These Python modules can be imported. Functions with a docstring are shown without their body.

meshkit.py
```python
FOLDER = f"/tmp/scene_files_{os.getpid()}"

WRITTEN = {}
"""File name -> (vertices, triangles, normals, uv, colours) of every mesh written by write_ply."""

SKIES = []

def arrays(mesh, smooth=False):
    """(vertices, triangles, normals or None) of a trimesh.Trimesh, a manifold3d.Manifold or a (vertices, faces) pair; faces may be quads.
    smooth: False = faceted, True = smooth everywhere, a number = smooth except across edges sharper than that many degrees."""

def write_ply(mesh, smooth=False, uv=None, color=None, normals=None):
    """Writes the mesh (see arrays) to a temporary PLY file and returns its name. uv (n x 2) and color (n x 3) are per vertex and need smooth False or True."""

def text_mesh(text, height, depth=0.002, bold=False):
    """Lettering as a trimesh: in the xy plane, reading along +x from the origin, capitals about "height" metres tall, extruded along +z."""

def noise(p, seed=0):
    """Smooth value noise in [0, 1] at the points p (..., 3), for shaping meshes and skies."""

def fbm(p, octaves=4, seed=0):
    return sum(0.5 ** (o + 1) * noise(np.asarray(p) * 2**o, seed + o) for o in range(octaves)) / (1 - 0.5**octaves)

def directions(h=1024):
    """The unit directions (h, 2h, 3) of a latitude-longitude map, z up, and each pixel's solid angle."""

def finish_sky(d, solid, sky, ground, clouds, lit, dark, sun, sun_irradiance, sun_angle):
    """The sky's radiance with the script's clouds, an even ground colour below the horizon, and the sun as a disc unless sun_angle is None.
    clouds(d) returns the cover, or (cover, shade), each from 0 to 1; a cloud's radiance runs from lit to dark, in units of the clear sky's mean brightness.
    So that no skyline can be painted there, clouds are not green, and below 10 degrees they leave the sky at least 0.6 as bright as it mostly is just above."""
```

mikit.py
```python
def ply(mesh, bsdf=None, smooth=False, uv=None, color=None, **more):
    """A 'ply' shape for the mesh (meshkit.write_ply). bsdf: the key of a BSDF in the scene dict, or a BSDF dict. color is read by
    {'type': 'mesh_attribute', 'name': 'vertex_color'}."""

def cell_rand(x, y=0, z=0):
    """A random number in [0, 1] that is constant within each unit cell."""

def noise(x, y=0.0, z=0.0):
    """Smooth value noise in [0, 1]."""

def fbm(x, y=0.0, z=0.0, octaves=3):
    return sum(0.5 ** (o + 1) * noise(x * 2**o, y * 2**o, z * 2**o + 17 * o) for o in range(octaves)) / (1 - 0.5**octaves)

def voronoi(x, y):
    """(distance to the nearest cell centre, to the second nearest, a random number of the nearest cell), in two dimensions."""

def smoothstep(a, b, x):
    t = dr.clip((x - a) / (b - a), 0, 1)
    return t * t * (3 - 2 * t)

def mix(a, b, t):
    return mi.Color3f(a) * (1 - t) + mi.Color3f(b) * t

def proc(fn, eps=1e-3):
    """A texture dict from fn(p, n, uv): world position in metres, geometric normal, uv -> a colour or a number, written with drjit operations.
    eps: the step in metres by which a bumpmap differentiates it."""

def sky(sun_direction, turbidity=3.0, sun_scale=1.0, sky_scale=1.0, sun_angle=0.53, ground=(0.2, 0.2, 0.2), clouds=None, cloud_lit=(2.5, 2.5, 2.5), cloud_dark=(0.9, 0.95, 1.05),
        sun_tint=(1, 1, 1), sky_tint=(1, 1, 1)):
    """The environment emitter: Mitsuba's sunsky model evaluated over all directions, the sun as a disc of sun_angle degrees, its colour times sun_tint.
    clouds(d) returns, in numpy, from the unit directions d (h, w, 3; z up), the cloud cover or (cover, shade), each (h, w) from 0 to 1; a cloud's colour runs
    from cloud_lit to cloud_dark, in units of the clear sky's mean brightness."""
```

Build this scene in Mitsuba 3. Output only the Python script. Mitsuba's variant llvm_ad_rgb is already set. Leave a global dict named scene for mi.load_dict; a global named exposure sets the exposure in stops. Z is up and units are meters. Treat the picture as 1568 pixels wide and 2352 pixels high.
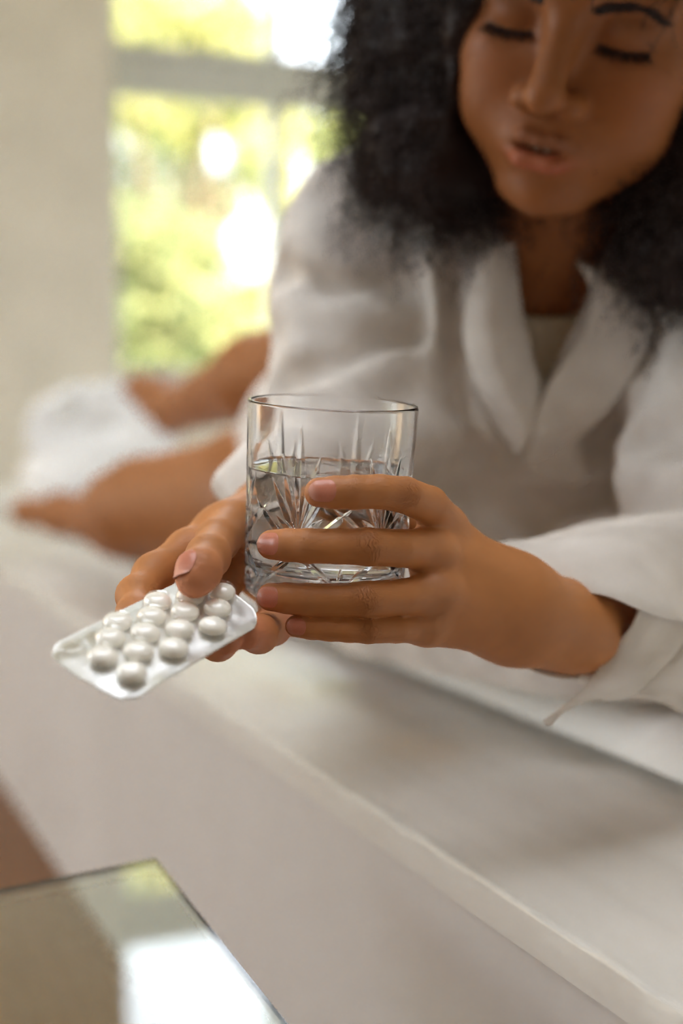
import math, random
import numpy as np, trimesh, drjit as dr, mitsuba as mi
import mikit, meshkit
from shapely.geometry import Polygon, box as sbox

T = mi.ScalarTransform4f
scene, labels = {"type": "scene"}, {}
random.seed(7)
rng = np.random.default_rng(7)

# ---------------------------------------------------------------- camera, sky, exposure
IW, IH, FPX = 1568, 2352, 3267.0
EYE = np.array([0.0, 0.0, 0.575])
YAW, PITCH = math.radians(22.57), math.radians(-4.4)
CF = np.array([math.sin(YAW) * math.cos(PITCH), math.cos(YAW) * math.cos(PITCH), math.sin(PITCH)])
CR = np.array([math.cos(YAW), -math.sin(YAW), 0.0])
CU = np.cross(CR, CF)
exposure = 5.6
scene["camera"] = {"type": "thinlens", "fov": math.degrees(2 * math.atan(IW / 2 / FPX)), "fov_axis": "x", "aperture_radius": 0.0078,
                   "focus_distance": 0.648, "near_clip": 0.02, "far_clip": 200.0,
                   "to_world": T().look_at(origin=EYE.tolist(), target=(EYE + CF).tolist(), up=CU.tolist())}


def cloud_cover(d):
    n = meshkit.fbm(d * 3.0 + 5, 4, 3)
    return np.clip(0.72 + 0.5 * (n - 0.5), 0, 1), np.clip(0.5 * n, 0, 1)


scene["sky"] = mikit.sky((0.55, -0.72, 0.42), turbidity=3.0, sun_scale=0.35, sky_scale=1.0, clouds=cloud_cover, cloud_lit=(1.5, 1.47, 1.42), cloud_dark=(1.25, 1.25, 1.25),
                         ground=(0.25, 0.27, 0.18))


# ---------------------------------------------------------------- helpers
def P(px, py, D):
    """World point seen at a pixel of the photograph, D metres along the lens axis."""
    return EYE + D * (CF + CR * ((px - IW / 2) / FPX) - CU * ((py - IH / 2) / FPX))


def PP(rows):
    return np.array([P(*r[:3]) for r in rows])


def cam(v):
    """A direction in camera axes (right, down, forward) as a world direction."""
    return CR * v[0] - CU * v[1] + CF * v[2]


def on_z(px, py, z):
    d = P(px, py, 1.0) - EYE
    return EYE + d * ((z - EYE[2]) / d[2])


def on_y(px, py, y):
    d = P(px, py, 1.0) - EYE
    return EYE + d * ((y - EYE[1]) / d[1])


def unit(v):
    v = np.asarray(v, float)
    return v / np.linalg.norm(v)


def numbered(name):
    k, i = name, 0
    while k in scene or any(q.startswith(k + "__") for q in scene):
        i += 1
        k = f"{name}_{i:03d}"
    return k


def tag(key, label=None, cat=None, group=None, kind=None):
    e = {}
    if label: e["label"] = label
    if cat: e["category"] = cat
    if group: e["group"] = group
    if kind: e["kind"] = kind
    labels[key] = e


def put(name, mesh, mat, parent=None, smooth=False, **kw):
    key = numbered(f"{parent}__{name}" if parent else name)
    scene[key] = mikit.ply(mesh, mat, smooth, **kw)
    return key


def boxm(lo, hi):
    lo, hi = np.asarray(lo, float), np.asarray(hi, float)
    m = trimesh.creation.box(extents=hi - lo)
    m.apply_translation((lo + hi) / 2)
    return m


def bevel_box(lo, hi, r, seg=3):
    """A box with rounded edges."""
    lo, hi = np.asarray(lo, float) + r, np.asarray(hi, float) - r
    s = trimesh.creation.icosphere(subdivisions=seg, radius=r)
    pts = np.vstack([s.vertices + c for c in trimesh.creation.box(bounds=[lo, hi]).vertices])
    return trimesh.convex.convex_hull(pts)


def cat(ms):
    vs, fs, at = [], [], 0
    for m in ms:
        v, f = (np.asarray(m.vertices), np.asarray(m.faces)) if hasattr(m, "vertices") else (np.asarray(m[0]), np.asarray(m[1]))
        if f.shape[1] == 4:
            f = np.vstack([f[:, [0, 1, 2]], f[:, [0, 2, 3]]])
        vs.append(v); fs.append(f + at); at += len(v)
    return np.vstack(vs), np.vstack(fs)


# signed distances, all vectorised over points p (n, 3)
def s_cone(p, a, b, ra, rb):
    a, b = np.asarray(a, np.float32), np.asarray(b, np.float32)
    ba = b - a
    t = np.clip(((p - a) @ ba) / max(float(ba @ ba), 1e-12), 0, 1)
    return np.linalg.norm(p - a - t[:, None] * ba, axis=1) - (ra + (rb - ra) * t)


def s_ball(p, c, r):
    return np.linalg.norm(p - np.asarray(c, np.float32), axis=1) - r


def s_ell(p, c, r):
    q = p - np.asarray(c, np.float32)
    r = np.asarray(r, np.float32)
    k0 = np.linalg.norm(q / r, axis=1)
    k1 = np.linalg.norm(q / (r * r), axis=1)
    return k0 * (k0 - 1) / np.maximum(k1, 1e-9)


def smin(a, b, k):
    h = np.maximum(k - np.abs(a - b), 0) / k
    return np.minimum(a, b) - h * h * k * 0.25


def smax(a, b, k):
    return -smin(-a, -b, k)


def s_chain(p, pts, rs, k):
    d = None
    for i in range(len(pts) - 1):
        e = s_cone(p, pts[i], pts[i + 1], rs[i], rs[i + 1])
        d = e if d is None else smin(d, e, k)
    return d


def mesh_sdf(f, lo, hi, h, B=8, margin=1.4):
    """The zero surface of f as (vertices, triangles): surface nets on a grid of spacing h, evaluated only near the surface."""
    lo, hi = np.asarray(lo, float), np.asarray(hi, float)
    nb = np.ceil((hi - lo) / (h * B)).astype(int)
    n = nb * B + 1
    gi = np.stack(np.meshgrid(*[np.arange(k) for k in nb], indexing="ij"), -1).reshape(-1, 3)
    cen = lo + (gi + 0.5) * B * h
    fc = f(cen.astype(np.float32))
    V = np.repeat(np.repeat(np.repeat(np.sign(fc).reshape(nb), B, 0), B, 1), B, 2).astype(np.float32)
    V = np.pad(V, ((0, 1),) * 3, mode="edge")
    act = gi[np.abs(fc) < B * h * 0.87 * margin]
    loc = np.stack(np.meshgrid(*[np.arange(B + 1)] * 3, indexing="ij"), -1).reshape(-1, 3)
    for s in range(0, len(act), 400):
        a = act[s:s + 400]
        idx = a[:, None] * B + loc[None]
        val = f((lo + idx.reshape(-1, 3) * h).astype(np.float32))
        V[idx[..., 0].ravel(), idx[..., 1].ravel(), idx[..., 2].ravel()] = val
    V[V == 0] = 1e-9
    V[0], V[-1] = np.abs(V[0]) + 1e-6, np.abs(V[-1]) + 1e-6
    V[:, 0], V[:, -1] = np.abs(V[:, 0]) + 1e-6, np.abs(V[:, -1]) + 1e-6
    V[:, :, 0], V[:, :, -1] = np.abs(V[:, :, 0]) + 1e-6, np.abs(V[:, :, -1]) + 1e-6
    ins = V < 0
    c = n - 1
    cnt = np.zeros(c, np.uint8)
    for d in np.ndindex(2, 2, 2):
        cnt += ins[d[0]:d[0] + c[0], d[1]:d[1] + c[1], d[2]:d[2] + c[2]]
    cell = np.argwhere((cnt > 0) & (cnt < 8))
    ids = -np.ones(c, np.int64)
    ids[tuple(cell.T)] = np.arange(len(cell))
    acc, num = np.zeros((len(cell), 3)), np.zeros(len(cell))
    for ax in range(3):
        o = [k for k in range(3) if k != ax]
        for u in (0, 1):
            for w in (0, 1):
                a = cell.copy(); a[:, o[0]] += u; a[:, o[1]] += w
                b = a.copy(); b[:, ax] += 1
                va, vb = V[tuple(a.T)], V[tuple(b.T)]
                m = (va < 0) != (vb < 0)
                t = va[m] / (va[m] - vb[m])
                q = a[m].astype(float); q[:, ax] += t
                acc[m] += q; num[m] += 1
    verts = lo + acc / num[:, None] * h
    faces = []
    for ax in range(3):
        o = [(ax + 1) % 3, (ax + 2) % 3]
        s0 = [slice(None)] * 3; s1 = [slice(None)] * 3
        s0[ax], s1[ax] = slice(0, -1), slice(1, None)
        A, Bm = ins[tuple(s0)], ins[tuple(s1)]
        e = np.argwhere(A != Bm)
        e = e[(e[:, o[0]] > 0) & (e[:, o[1]] > 0) & (e[:, o[0]] < c[o[0]]) & (e[:, o[1]] < c[o[1]])]
        q = []
        for u, w in ((0, 0), (1, 0), (1, 1), (0, 1)):
            t = e.copy(); t[:, o[0]] -= u; t[:, o[1]] -= w
            q.append(ids[tuple(t.T)])
        q = np.stack(q, 1)
        flip = ~A[tuple(e.T)]
        q[flip] = q[flip][:, ::-1]
        faces.append(q)
    f4 = np.vstack(faces)
    f3 = np.vstack([f4[:, [0, 2, 1]], f4[:, [0, 3, 2]]])
    tm = trimesh.Trimesh(verts, f3, process=False)
    if tm.volume < 0:
        f3 = f3[:, ::-1]
    return verts, f3


def spline_curve(pts, n):
    from scipy.interpolate import CubicSpline
    pts = np.asarray(pts, float)
    t = np.r_[0, np.cumsum(np.linalg.norm(np.diff(pts, axis=0), axis=1))]
    return CubicSpline(t, pts, axis=0)(np.linspace(0, t[-1], n))


def sheet(curves, n=60, m=40, thick=0.0012, wrinkle=0.0, wscale=60.0, seed=0, closed=False, linear=False):
    """Cloth lofted through curves of (pixel x, pixel y, distance) rows: a closed thin solid with rounded-off borders."""
    from scipy.interpolate import CubicSpline, PchipInterpolator
    cs = np.array([spline_curve(PP(c) if len(c[0]) == 3 and max(abs(c[0][0]), abs(c[0][1])) > 5 else c, n) for c in curves])
    t = np.linspace(0, 1, len(curves))
    G = PchipInterpolator(t, cs, axis=0)(np.linspace(0, 1, m)) if len(curves) > 2 and not linear else np.array([cs[0] + (cs[-1] - cs[0]) * s for s in np.linspace(0, 1, m)])
    du, dv = np.gradient(G, axis=0), np.gradient(G, axis=1)
    N = np.cross(du, dv)
    N /= np.linalg.norm(N, axis=-1, keepdims=True) + 1e-12
    if wrinkle:
        G = G + N * ((meshkit.fbm(G * wscale, 3, seed) - 0.5) * 2 * wrinkle)[..., None]
    return shell_grid(G, N, thick)


def shell_grid(G, N, thick):
    m, n = G.shape[:2]
    a, b = (G + N * thick / 2).reshape(-1, 3), (G - N * thick / 2).reshape(-1, 3)
    i, j = np.meshgrid(np.arange(m - 1), np.arange(n - 1), indexing="ij")
    q = np.stack([i * n + j, i * n + j + 1, (i + 1) * n + j + 1, (i + 1) * n + j], -1).reshape(-1, 4)
    k = m * n
    rim = np.r_[np.arange(n), np.arange(1, m) * n + n - 1, (m - 1) * n + np.arange(n - 2, -1, -1), np.arange(m - 2, 0, -1) * n]
    r2 = np.roll(rim, -1)
    side = np.stack([rim, rim + k, r2 + k, r2], 1)
    f = np.vstack([q[:, ::-1], q + k, side])
    return np.vstack([a, b]), np.vstack([f[:, [0, 1, 2]], f[:, [0, 2, 3]]])


def tube(pts, radii, sides=6):
    p = np.asarray(pts, float)
    t = np.gradient(p, axis=0); t /= np.linalg.norm(t, axis=1, keepdims=True) + 1e-12
    ref = np.array([0.3, 0.2, 0.93])
    a = np.cross(t, ref); a /= np.linalg.norm(a, axis=1, keepdims=True) + 1e-12
    b = np.cross(t, a)
    ang = np.arange(sides) * 2 * np.pi / sides
    r = np.broadcast_to(radii, (len(p),))
    v = p[:, None] + r[:, None, None] * (np.cos(ang)[None, :, None] * a[:, None] + np.sin(ang)[None, :, None] * b[:, None])
    k = len(p)
    i, j = np.meshgrid(np.arange(k - 1), np.arange(sides), indexing="ij")
    q = np.stack([i * sides + j, i * sides + (j + 1) % sides, (i + 1) * sides + (j + 1) % sides, (i + 1) * sides + j], -1).reshape(-1, 4)
    f = np.vstack([q[:, [0, 1, 2]], q[:, [0, 2, 3]]])
    v = np.vstack([v.reshape(-1, 3), p[:1], p[-1:]])
    c0, c1 = k * sides, k * sides + 1
    jj = np.arange(sides)
    f = np.vstack([f, np.stack([np.full(sides, c0), (jj + 1) % sides, jj], 1), np.stack([np.full(sides, c1), (k - 1) * sides + jj, (k - 1) * sides + (jj + 1) % sides], 1)])
    return v, f


# ---------------------------------------------------------------- materials
def two(b):
    return {"type": "twosided", "bsdf": b}


def rgb(*c):
    return {"type": "rgb", "value": list(c)}


def plaster(base, amp, scale):
    return mikit.proc(lambda p, n, uv: mikit.mix([c * (1 - amp) for c in base], [min(1, c * (1 + amp)) for c in base], mikit.noise(p.x * scale, p.y * scale, p.z * scale)))


scene["m_wall"] = two({"type": "principled", "base_color": plaster((0.76, 0.70, 0.60), 0.05, 9.0), "roughness": 0.8, "specular": 0.2})
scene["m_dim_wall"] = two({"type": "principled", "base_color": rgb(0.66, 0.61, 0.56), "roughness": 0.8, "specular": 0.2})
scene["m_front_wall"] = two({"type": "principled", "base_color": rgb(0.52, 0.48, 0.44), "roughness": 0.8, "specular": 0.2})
scene["m_white_wall"] = two({"type": "principled", "base_color": rgb(0.72, 0.69, 0.64), "roughness": 0.8, "specular": 0.2})


def board_paint(p, n, uv):
    streak = mikit.fbm(p.x * 60, p.y * 3.0, p.z * 60, 3)
    blot = mikit.fbm(p.x * 7, p.y * 4.0, p.z * 9 + 3, 3)
    c = mikit.mix((0.535, 0.51, 0.465), (0.62, 0.595, 0.55), streak)
    worn = mikit.smoothstep(0.62, 0.78, blot) * 0.35
    return mikit.mix(c, (0.58, 0.47, 0.35), worn)


scene["m_board"] = two({"type": "bumpmap", "tex": mikit.proc(lambda p, n, uv: mikit.noise(p.x * 240, p.y * 45, p.z * 240), 5e-4), "scale": 0.0003,
                        "bsdf": {"type": "principled", "base_color": mikit.proc(board_paint), "roughness": 0.3, "specular": 0.5}})
STAIN = EYE + (P(745, 2290, 1.0) - EYE) * 0.52           # a brownish mark low on the front panel


def panel_paint(p):
    c = mikit.mix((0.52, 0.49, 0.46), (0.585, 0.555, 0.525), mikit.fbm(p.x * 9, p.y * 7, p.z * 5, 2))
    dy, dz = (p.y - float(STAIN[1])) / 0.022, (p.z - float(STAIN[2])) / 0.045
    return mikit.mix(c, (0.46, 0.33, 0.21), 0.55 * dr.exp(-(dy * dy + dz * dz)))


scene["m_panel"] = two({"type": "principled", "base_color": mikit.proc(lambda p, n, uv: panel_paint(p)), "roughness": 0.55, "specular": 0.3})
scene["m_mattress"] = two({"type": "bumpmap", "tex": mikit.proc(lambda p, n, uv: mikit.fbm(p.x * 22, p.y * 22, p.z * 22, 2), 1e-3), "scale": 0.0015,
                           "bsdf": {"type": "principled", "base_color": mikit.proc(lambda p, n, uv: mikit.mix((0.67, 0.66, 0.63), (0.75, 0.74, 0.715), mikit.noise(p.x * 8, p.y * 8, p.z * 8))), "roughness": 0.6, "specular": 0.3, "sheen": 0.2}})


def wood_floor(p, n, uv):
    g = mikit.fbm(p.x * 14, p.y * 1.6, 0, 4)
    fine = mikit.fbm(p.x * 120, p.y * 6, 0, 2)
    return mikit.mix((0.115, 0.045, 0.012), (0.19, 0.08, 0.024), g * 0.7 + fine * 0.3)


scene["m_floor"] = two({"type": "principled", "base_color": mikit.proc(wood_floor), "roughness": 0.4, "specular": 0.4})
scene["m_frame"] = two({"type": "principled", "base_color": rgb(0.62, 0.62, 0.58), "roughness": 0.5, "specular": 0.4})
scene["m_pane"] = {"type": "thindielectric", "int_ior": 1.5}
scene["m_glass"] = {"type": "dielectric", "int_ior": 1.5, "ext_ior": 1.0}
scene["m_water_top"] = {"type": "dielectric", "int_ior": 1.333, "ext_ior": 1.0}
scene["m_water_side"] = {"type": "dielectric", "int_ior": 1.333, "ext_ior": 1.5}
scene["m_table_glass"] = {"type": "dielectric", "int_ior": 1.52, "ext_ior": 1.0, "specular_transmittance": rgb(0.90, 0.95, 0.915)}
scene["m_green_edge"] = {"type": "principled", "base_color": rgb(0.02, 0.042, 0.034), "roughness": 0.12, "specular": 0.6}
scene["m_steel"] = {"type": "roughconductor", "material": "Al", "alpha": 0.2}
scene["m_towel"] = two({"type": "bumpmap", "tex": mikit.proc(lambda p, n, uv: mikit.noise(p.x * 400, p.y * 400, p.z * 400), 1e-3), "scale": 0.002,
                        "bsdf": {"type": "principled", "base_color": rgb(0.88, 0.875, 0.86), "roughness": 0.9, "sheen": 0.6}})


# ---------------------------------------------------------------- the setting
Z_LEDGE, Z_MAT = 0.335, 0.375
YW = on_z(130, 1110, Z_MAT)[1] + 0.02            # inner face of the window wall
X_EDGE = float(np.mean([on_z(px, 1299.5 + 0.651 * px, Z_LEDGE)[0] for px in (817, 1041, 1219, 1353)]))
X_GAP = float(np.mean([on_z(px, 1139 + 0.455 * px, Z_LEDGE)[0] for px in (966, 1204, 1368)]))
XL, XR, YB, ZC = -2.6, 2.95, -2.3, 2.6

key = put("floor", boxm((XL - 0.2, YB - 0.2, -0.1), (XR + 0.2, YW + 0.2, 0)), "m_floor"); tag(key, "brown wooden floor beside the white platform", kind="structure")
ADDED_SKYL = (-1.0, -0.4, 1.1, 1.4)                               # unseen roof window, added for light from above: x0, y0, x1, y1
cm = trimesh.creation.extrude_polygon(sbox(XL - 0.2, YB - 0.2, XR + 0.2, YW + 0.2).difference(sbox(*ADDED_SKYL)), 0.12, engine="earcut")
cm.apply_translation((0, 0, ZC))
key = put("ceiling", cm, "m_white_wall"); tag(key, "white ceiling above the room", kind="structure")


def wall(name, axis, at0, at1, lo, hi, holes, mat, label):
    """A wall of thickness at0..at1 along an axis (0 = x, 1 = y), with rectangular holes (u0, z0, u1, z1)."""
    g = sbox(lo, 0, hi, ZC)
    for h in holes:
        g = g.difference(sbox(*h))
    m = trimesh.creation.extrude_polygon(g, at1 - at0, engine="earcut")     # in (u, z), extruded
    v = m.vertices.copy()
    m.vertices = np.stack([v[:, 0], at0 + v[:, 2], v[:, 1]], 1) if axis == 1 else np.stack([at0 + v[:, 2], v[:, 0], v[:, 1]], 1)
    m.fix_normals()
    k = put(name, m, mat); tag(k, label, kind="structure")


def frame_bar(parent, name, lo, hi):
    put(name, bevel_box(lo, hi, 0.004, 1), "m_frame", parent, smooth=35)


def window(name, axis, at, rect, vbars, hbars, label, depth=0.05, bar=0.03):
    """Frame, bars and one pane per opening. vbars: (position, width), hbars: (z0, z1)."""
    u0, z0, u1, z1 = rect
    pt = (lambda u, d, z: (u, at + d, z)) if axis == 1 else (lambda u, d, z: (at + d, u, z))
    b = bar
    tag(name, label, kind="structure")
    us, zs = [u0, u1], [z0, z1]
    frame_bar(name, "frame_rail", pt(u0, 0, z0), pt(u1, depth, z0 + b)); frame_bar(name, "frame_rail", pt(u0, 0, z1 - b), pt(u1, depth, z1))
    frame_bar(name, "frame_stile", pt(u0, 0, z0), pt(u0 + b, depth, z1)); frame_bar(name, "frame_stile", pt(u1 - b, 0, z0), pt(u1, depth, z1))
    cu = [u0 + b] + [x for p, w in sorted(vbars) for x in (p - w / 2, p + w / 2)] + [u1 - b]
    cz = [z0 + b] + [x for q in sorted(hbars) for x in q] + [z1 - b]
    for q in hbars:
        frame_bar(name, "transom", pt(u0 + b, 0, q[0]), pt(u1 - b, depth, q[1]))
        frame_bar(name, "transom_lip", pt(u0 + b, -0.018, q[1] - 0.03), pt(u1 - b, 0, q[1]))
    for p, w in vbars:
        frame_bar(name, "mullion", pt(p - w / 2, -0.012, z0 + b), pt(p + w / 2, depth - 0.004, z1 - b))
    for i in range(0, len(cu), 2):
        for j in range(0, len(cz), 2):
            d = depth * 0.5
            q = [pt(cu[i], d, cz[j]), pt(cu[i + 1], d, cz[j]), pt(cu[i + 1], d, cz[j + 1]), pt(cu[i], d, cz[j + 1])]
            put("pane", (np.array(q), np.array([[0, 1, 2, 3]])), "m_pane", name)


def tr(name, px0, px1, py):
    return on_y(px0, py, YW), on_y(px1, py, YW)


WX0 = on_y(262, 500, YW)[0]
WZ0 = on_y(262, 868, YW)[2]
ztr0, ztr1 = on_y(330, 207, YW)[2], on_y(330, 84, YW)[2]
xm = on_y(655, 300, YW)[0]
win = (WX0, WZ0, XR - 0.12, 2.45)
wall("wall_back", 1, YW, YW + 0.2, XL - 0.2, XR + 0.2, [win], "m_wall", "beige plastered wall left of the window behind the platform")
window("window_1", 1, YW + 0.07, win, [(xm, 0.035), (xm + 0.78, 0.035)], [(ztr0, ztr1)], "large window with a grey transom and a thin mullion, green garden behind")
lw = (1.0, 0.5, 3.1, 2.3)
wall("wall_left", 0, XL - 0.2, XL, YB - 0.2, YW + 0.2, [lw], "m_dim_wall", "grey side wall")
window("window_2", 0, XL - 0.1, lw, [(2.05, 0.05)], [], "wide side window of the room")
wall("wall_right", 0, XR, XR + 0.2, YB - 0.2, YW + 0.2, [], "m_dim_wall", "grey wall on the far side of the platform")
wall("wall_front", 1, YB - 0.2, YB, XL - 0.2, XR + 0.2, [], "m_front_wall", "grey wall facing the window")

tag("window_3", "added roof window in the ceiling, lighting the platform from above", kind="structure")
for lo, hi in (((ADDED_SKYL[0], ADDED_SKYL[1]), (ADDED_SKYL[2], ADDED_SKYL[1] + .05)), ((ADDED_SKYL[0], ADDED_SKYL[3] - .05), (ADDED_SKYL[2], ADDED_SKYL[3])), ((ADDED_SKYL[0], ADDED_SKYL[1]), (ADDED_SKYL[0] + .05, ADDED_SKYL[3])), ((ADDED_SKYL[2] - .05, ADDED_SKYL[1]), (ADDED_SKYL[2], ADDED_SKYL[3]))):
    frame_bar("window_3", "frame_rail", (*lo, ZC + 0.03), (*hi, ZC + 0.09))
put("pane", (np.array([[ADDED_SKYL[0], ADDED_SKYL[1], ZC + .06], [ADDED_SKYL[2], ADDED_SKYL[1], ZC + .06], [ADDED_SKYL[2], ADDED_SKYL[3], ZC + .06], [ADDED_SKYL[0], ADDED_SKYL[3], ZC + .06]]), np.array([[0, 1, 2, 3]])), "m_pane", "window_3")

# the platform: a worn top board on a painted front panel, and the thin mattress on it
tag("platform", "white painted platform with a worn front edge, running back under the window", "platform")
ys = np.linspace(YB + 0.35, YW - 0.002, 420)
prof = [(0.0, 0.0), (0.0012, 0.017), (0.0022, 0.0195), (0.0045, 0.0208), (0.4, 0.0208), (0.4, 0.0)]    # (inward, up) of the top board
V = []
for i, y in enumerate(ys):
    chip = max(0, meshkit.fbm(np.array([[y * 45, 0.3, 0.1]]), 3, 2)[0] - 0.56) * 0.02
    chip2 = (meshkit.fbm(np.array([[y * 7, 4.3, 0.1]]), 2, 5)[0] - 0.5) * 0.0012
    for k, (a, b) in enumerate(prof):
        V.append((X_EDGE + a + chip2 * (k < 4) + (chip if k in (2, 3) else 0), y, Z_LEDGE - 0.0208 + b - (chip * 0.6 if k in (2, 3) else 0)))
V = np.array(V); n = len(prof)
F = [(i * n + k, i * n + (k + 1) % n, (i + 1) * n + (k + 1) % n, (i + 1) * n + k) for i in range(len(ys) - 1) for k in range(n)]
tm = trimesh.Trimesh(*cat([(V, np.array(F))]), process=False)
caps = [(0, k, k + 1) for k in range(1, n - 1)] + [((len(ys) - 1) * n, (len(ys) - 1) * n + k + 1, (len(ys) - 1) * n + k) for k in range(1, n - 1)]
tm = trimesh.Trimesh(V, np.vstack([tm.faces, caps]), process=False); tm.fix_normals()
put("top_board", tm, "m_board", "platform", smooth=40); tag("platform__top_board", "worn white top board with a chipped front edge")
put("front_panel", bevel_box((X_EDGE + 0.0015, YB + 0.35, 0.0), (X_EDGE + 0.03, YW - 0.002, Z_LEDGE - 0.0214), 0.001, 1), "m_panel", "platform", smooth=35)
put("base", boxm((X_EDGE + 0.031, YB + 0.36, 0.0), (XR - 0.005, YW - 0.003, Z_LEDGE - 0.022)), "m_panel", "platform")
put("slat_bed", boxm((X_EDGE + 0.4003, YB + 0.36, Z_LEDGE - 0.0205), (XR - 0.005, YW - 0.003, Z_LEDGE)), "m_board", "platform")


def f_mattress(p):
    q = np.abs(p - np.float32([(X_GAP + XR) / 2 - 0.0, (YB + 0.4 + YW) / 2, (Z_LEDGE + Z_MAT) / 2 + 0.001]))
    return q


mx0, mx1, my0, my1 = X_GAP + 0.004, XR - 0.02, YB + 0.4, YW - 0.012
gx = np.unique(np.r_[mx0 + np.array([0, .0012, .004, .008, .013, .019, .026, .034, .05, .08]), np.linspace(mx0 + 0.1, mx1, 40)])
gy = np.linspace(my0, my1, 260)
GX, GY = np.meshgrid(gx, gy, indexing="ij")
edge = np.clip((GX - mx0) / 0.03, 0, 1)
hgt = (Z_MAT - Z_LEDGE) * (0.22 + 0.78 * np.sqrt(1 - (1 - edge) ** 2))
und = (meshkit.fbm(np.stack([GX * 5, GY * 4, 0 * GX], -1), 3, 4) - 0.5) * 0.010 * edge
wav = (meshkit.fbm(np.stack([0 * GX, GY * 6, 0 * GX + 2], -1), 2, 9) - 0.5) * 0.006 * (1 - edge)
top = np.stack([GX + wav, GY, Z_LEDGE + 0.0006 + hgt + und], -1).reshape(-1, 3)
bot = np.stack([GX + wav + 0.055 * (1 - edge), GY, 0 * GX + Z_LEDGE + 0.0005], -1).reshape(-1, 3)
m_, n_ = GX.shape
i, j = np.meshgrid(np.arange(m_ - 1), np.arange(n_ - 1), indexing="ij")
q = np.stack([i * n_ + j, (i + 1) * n_ + j, (i + 1) * n_ + j + 1, i * n_ + j + 1], -1).reshape(-1, 4)
rim = np.r_[np.arange(n_), np.arange(1, m_) * n_ + n_ - 1, (m_ - 1) * n_ + np.arange(n_ - 2, -1, -1), np.arange(m_ - 2, 0, -1) * n_]
side = np.stack([rim, np.roll(rim, -1), np.roll(rim, -1) + m_ * n_, rim + m_ * n_], 1)
key = put("mattress", cat([(np.vstack([top, bot]), np.vstack([q, q[:, ::-1] + m_ * n_, side]))]), "m_mattress", smooth=50)
tag(key, "thin white mattress with a rounded edge lying on the platform under the woman", "mattress")

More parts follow.
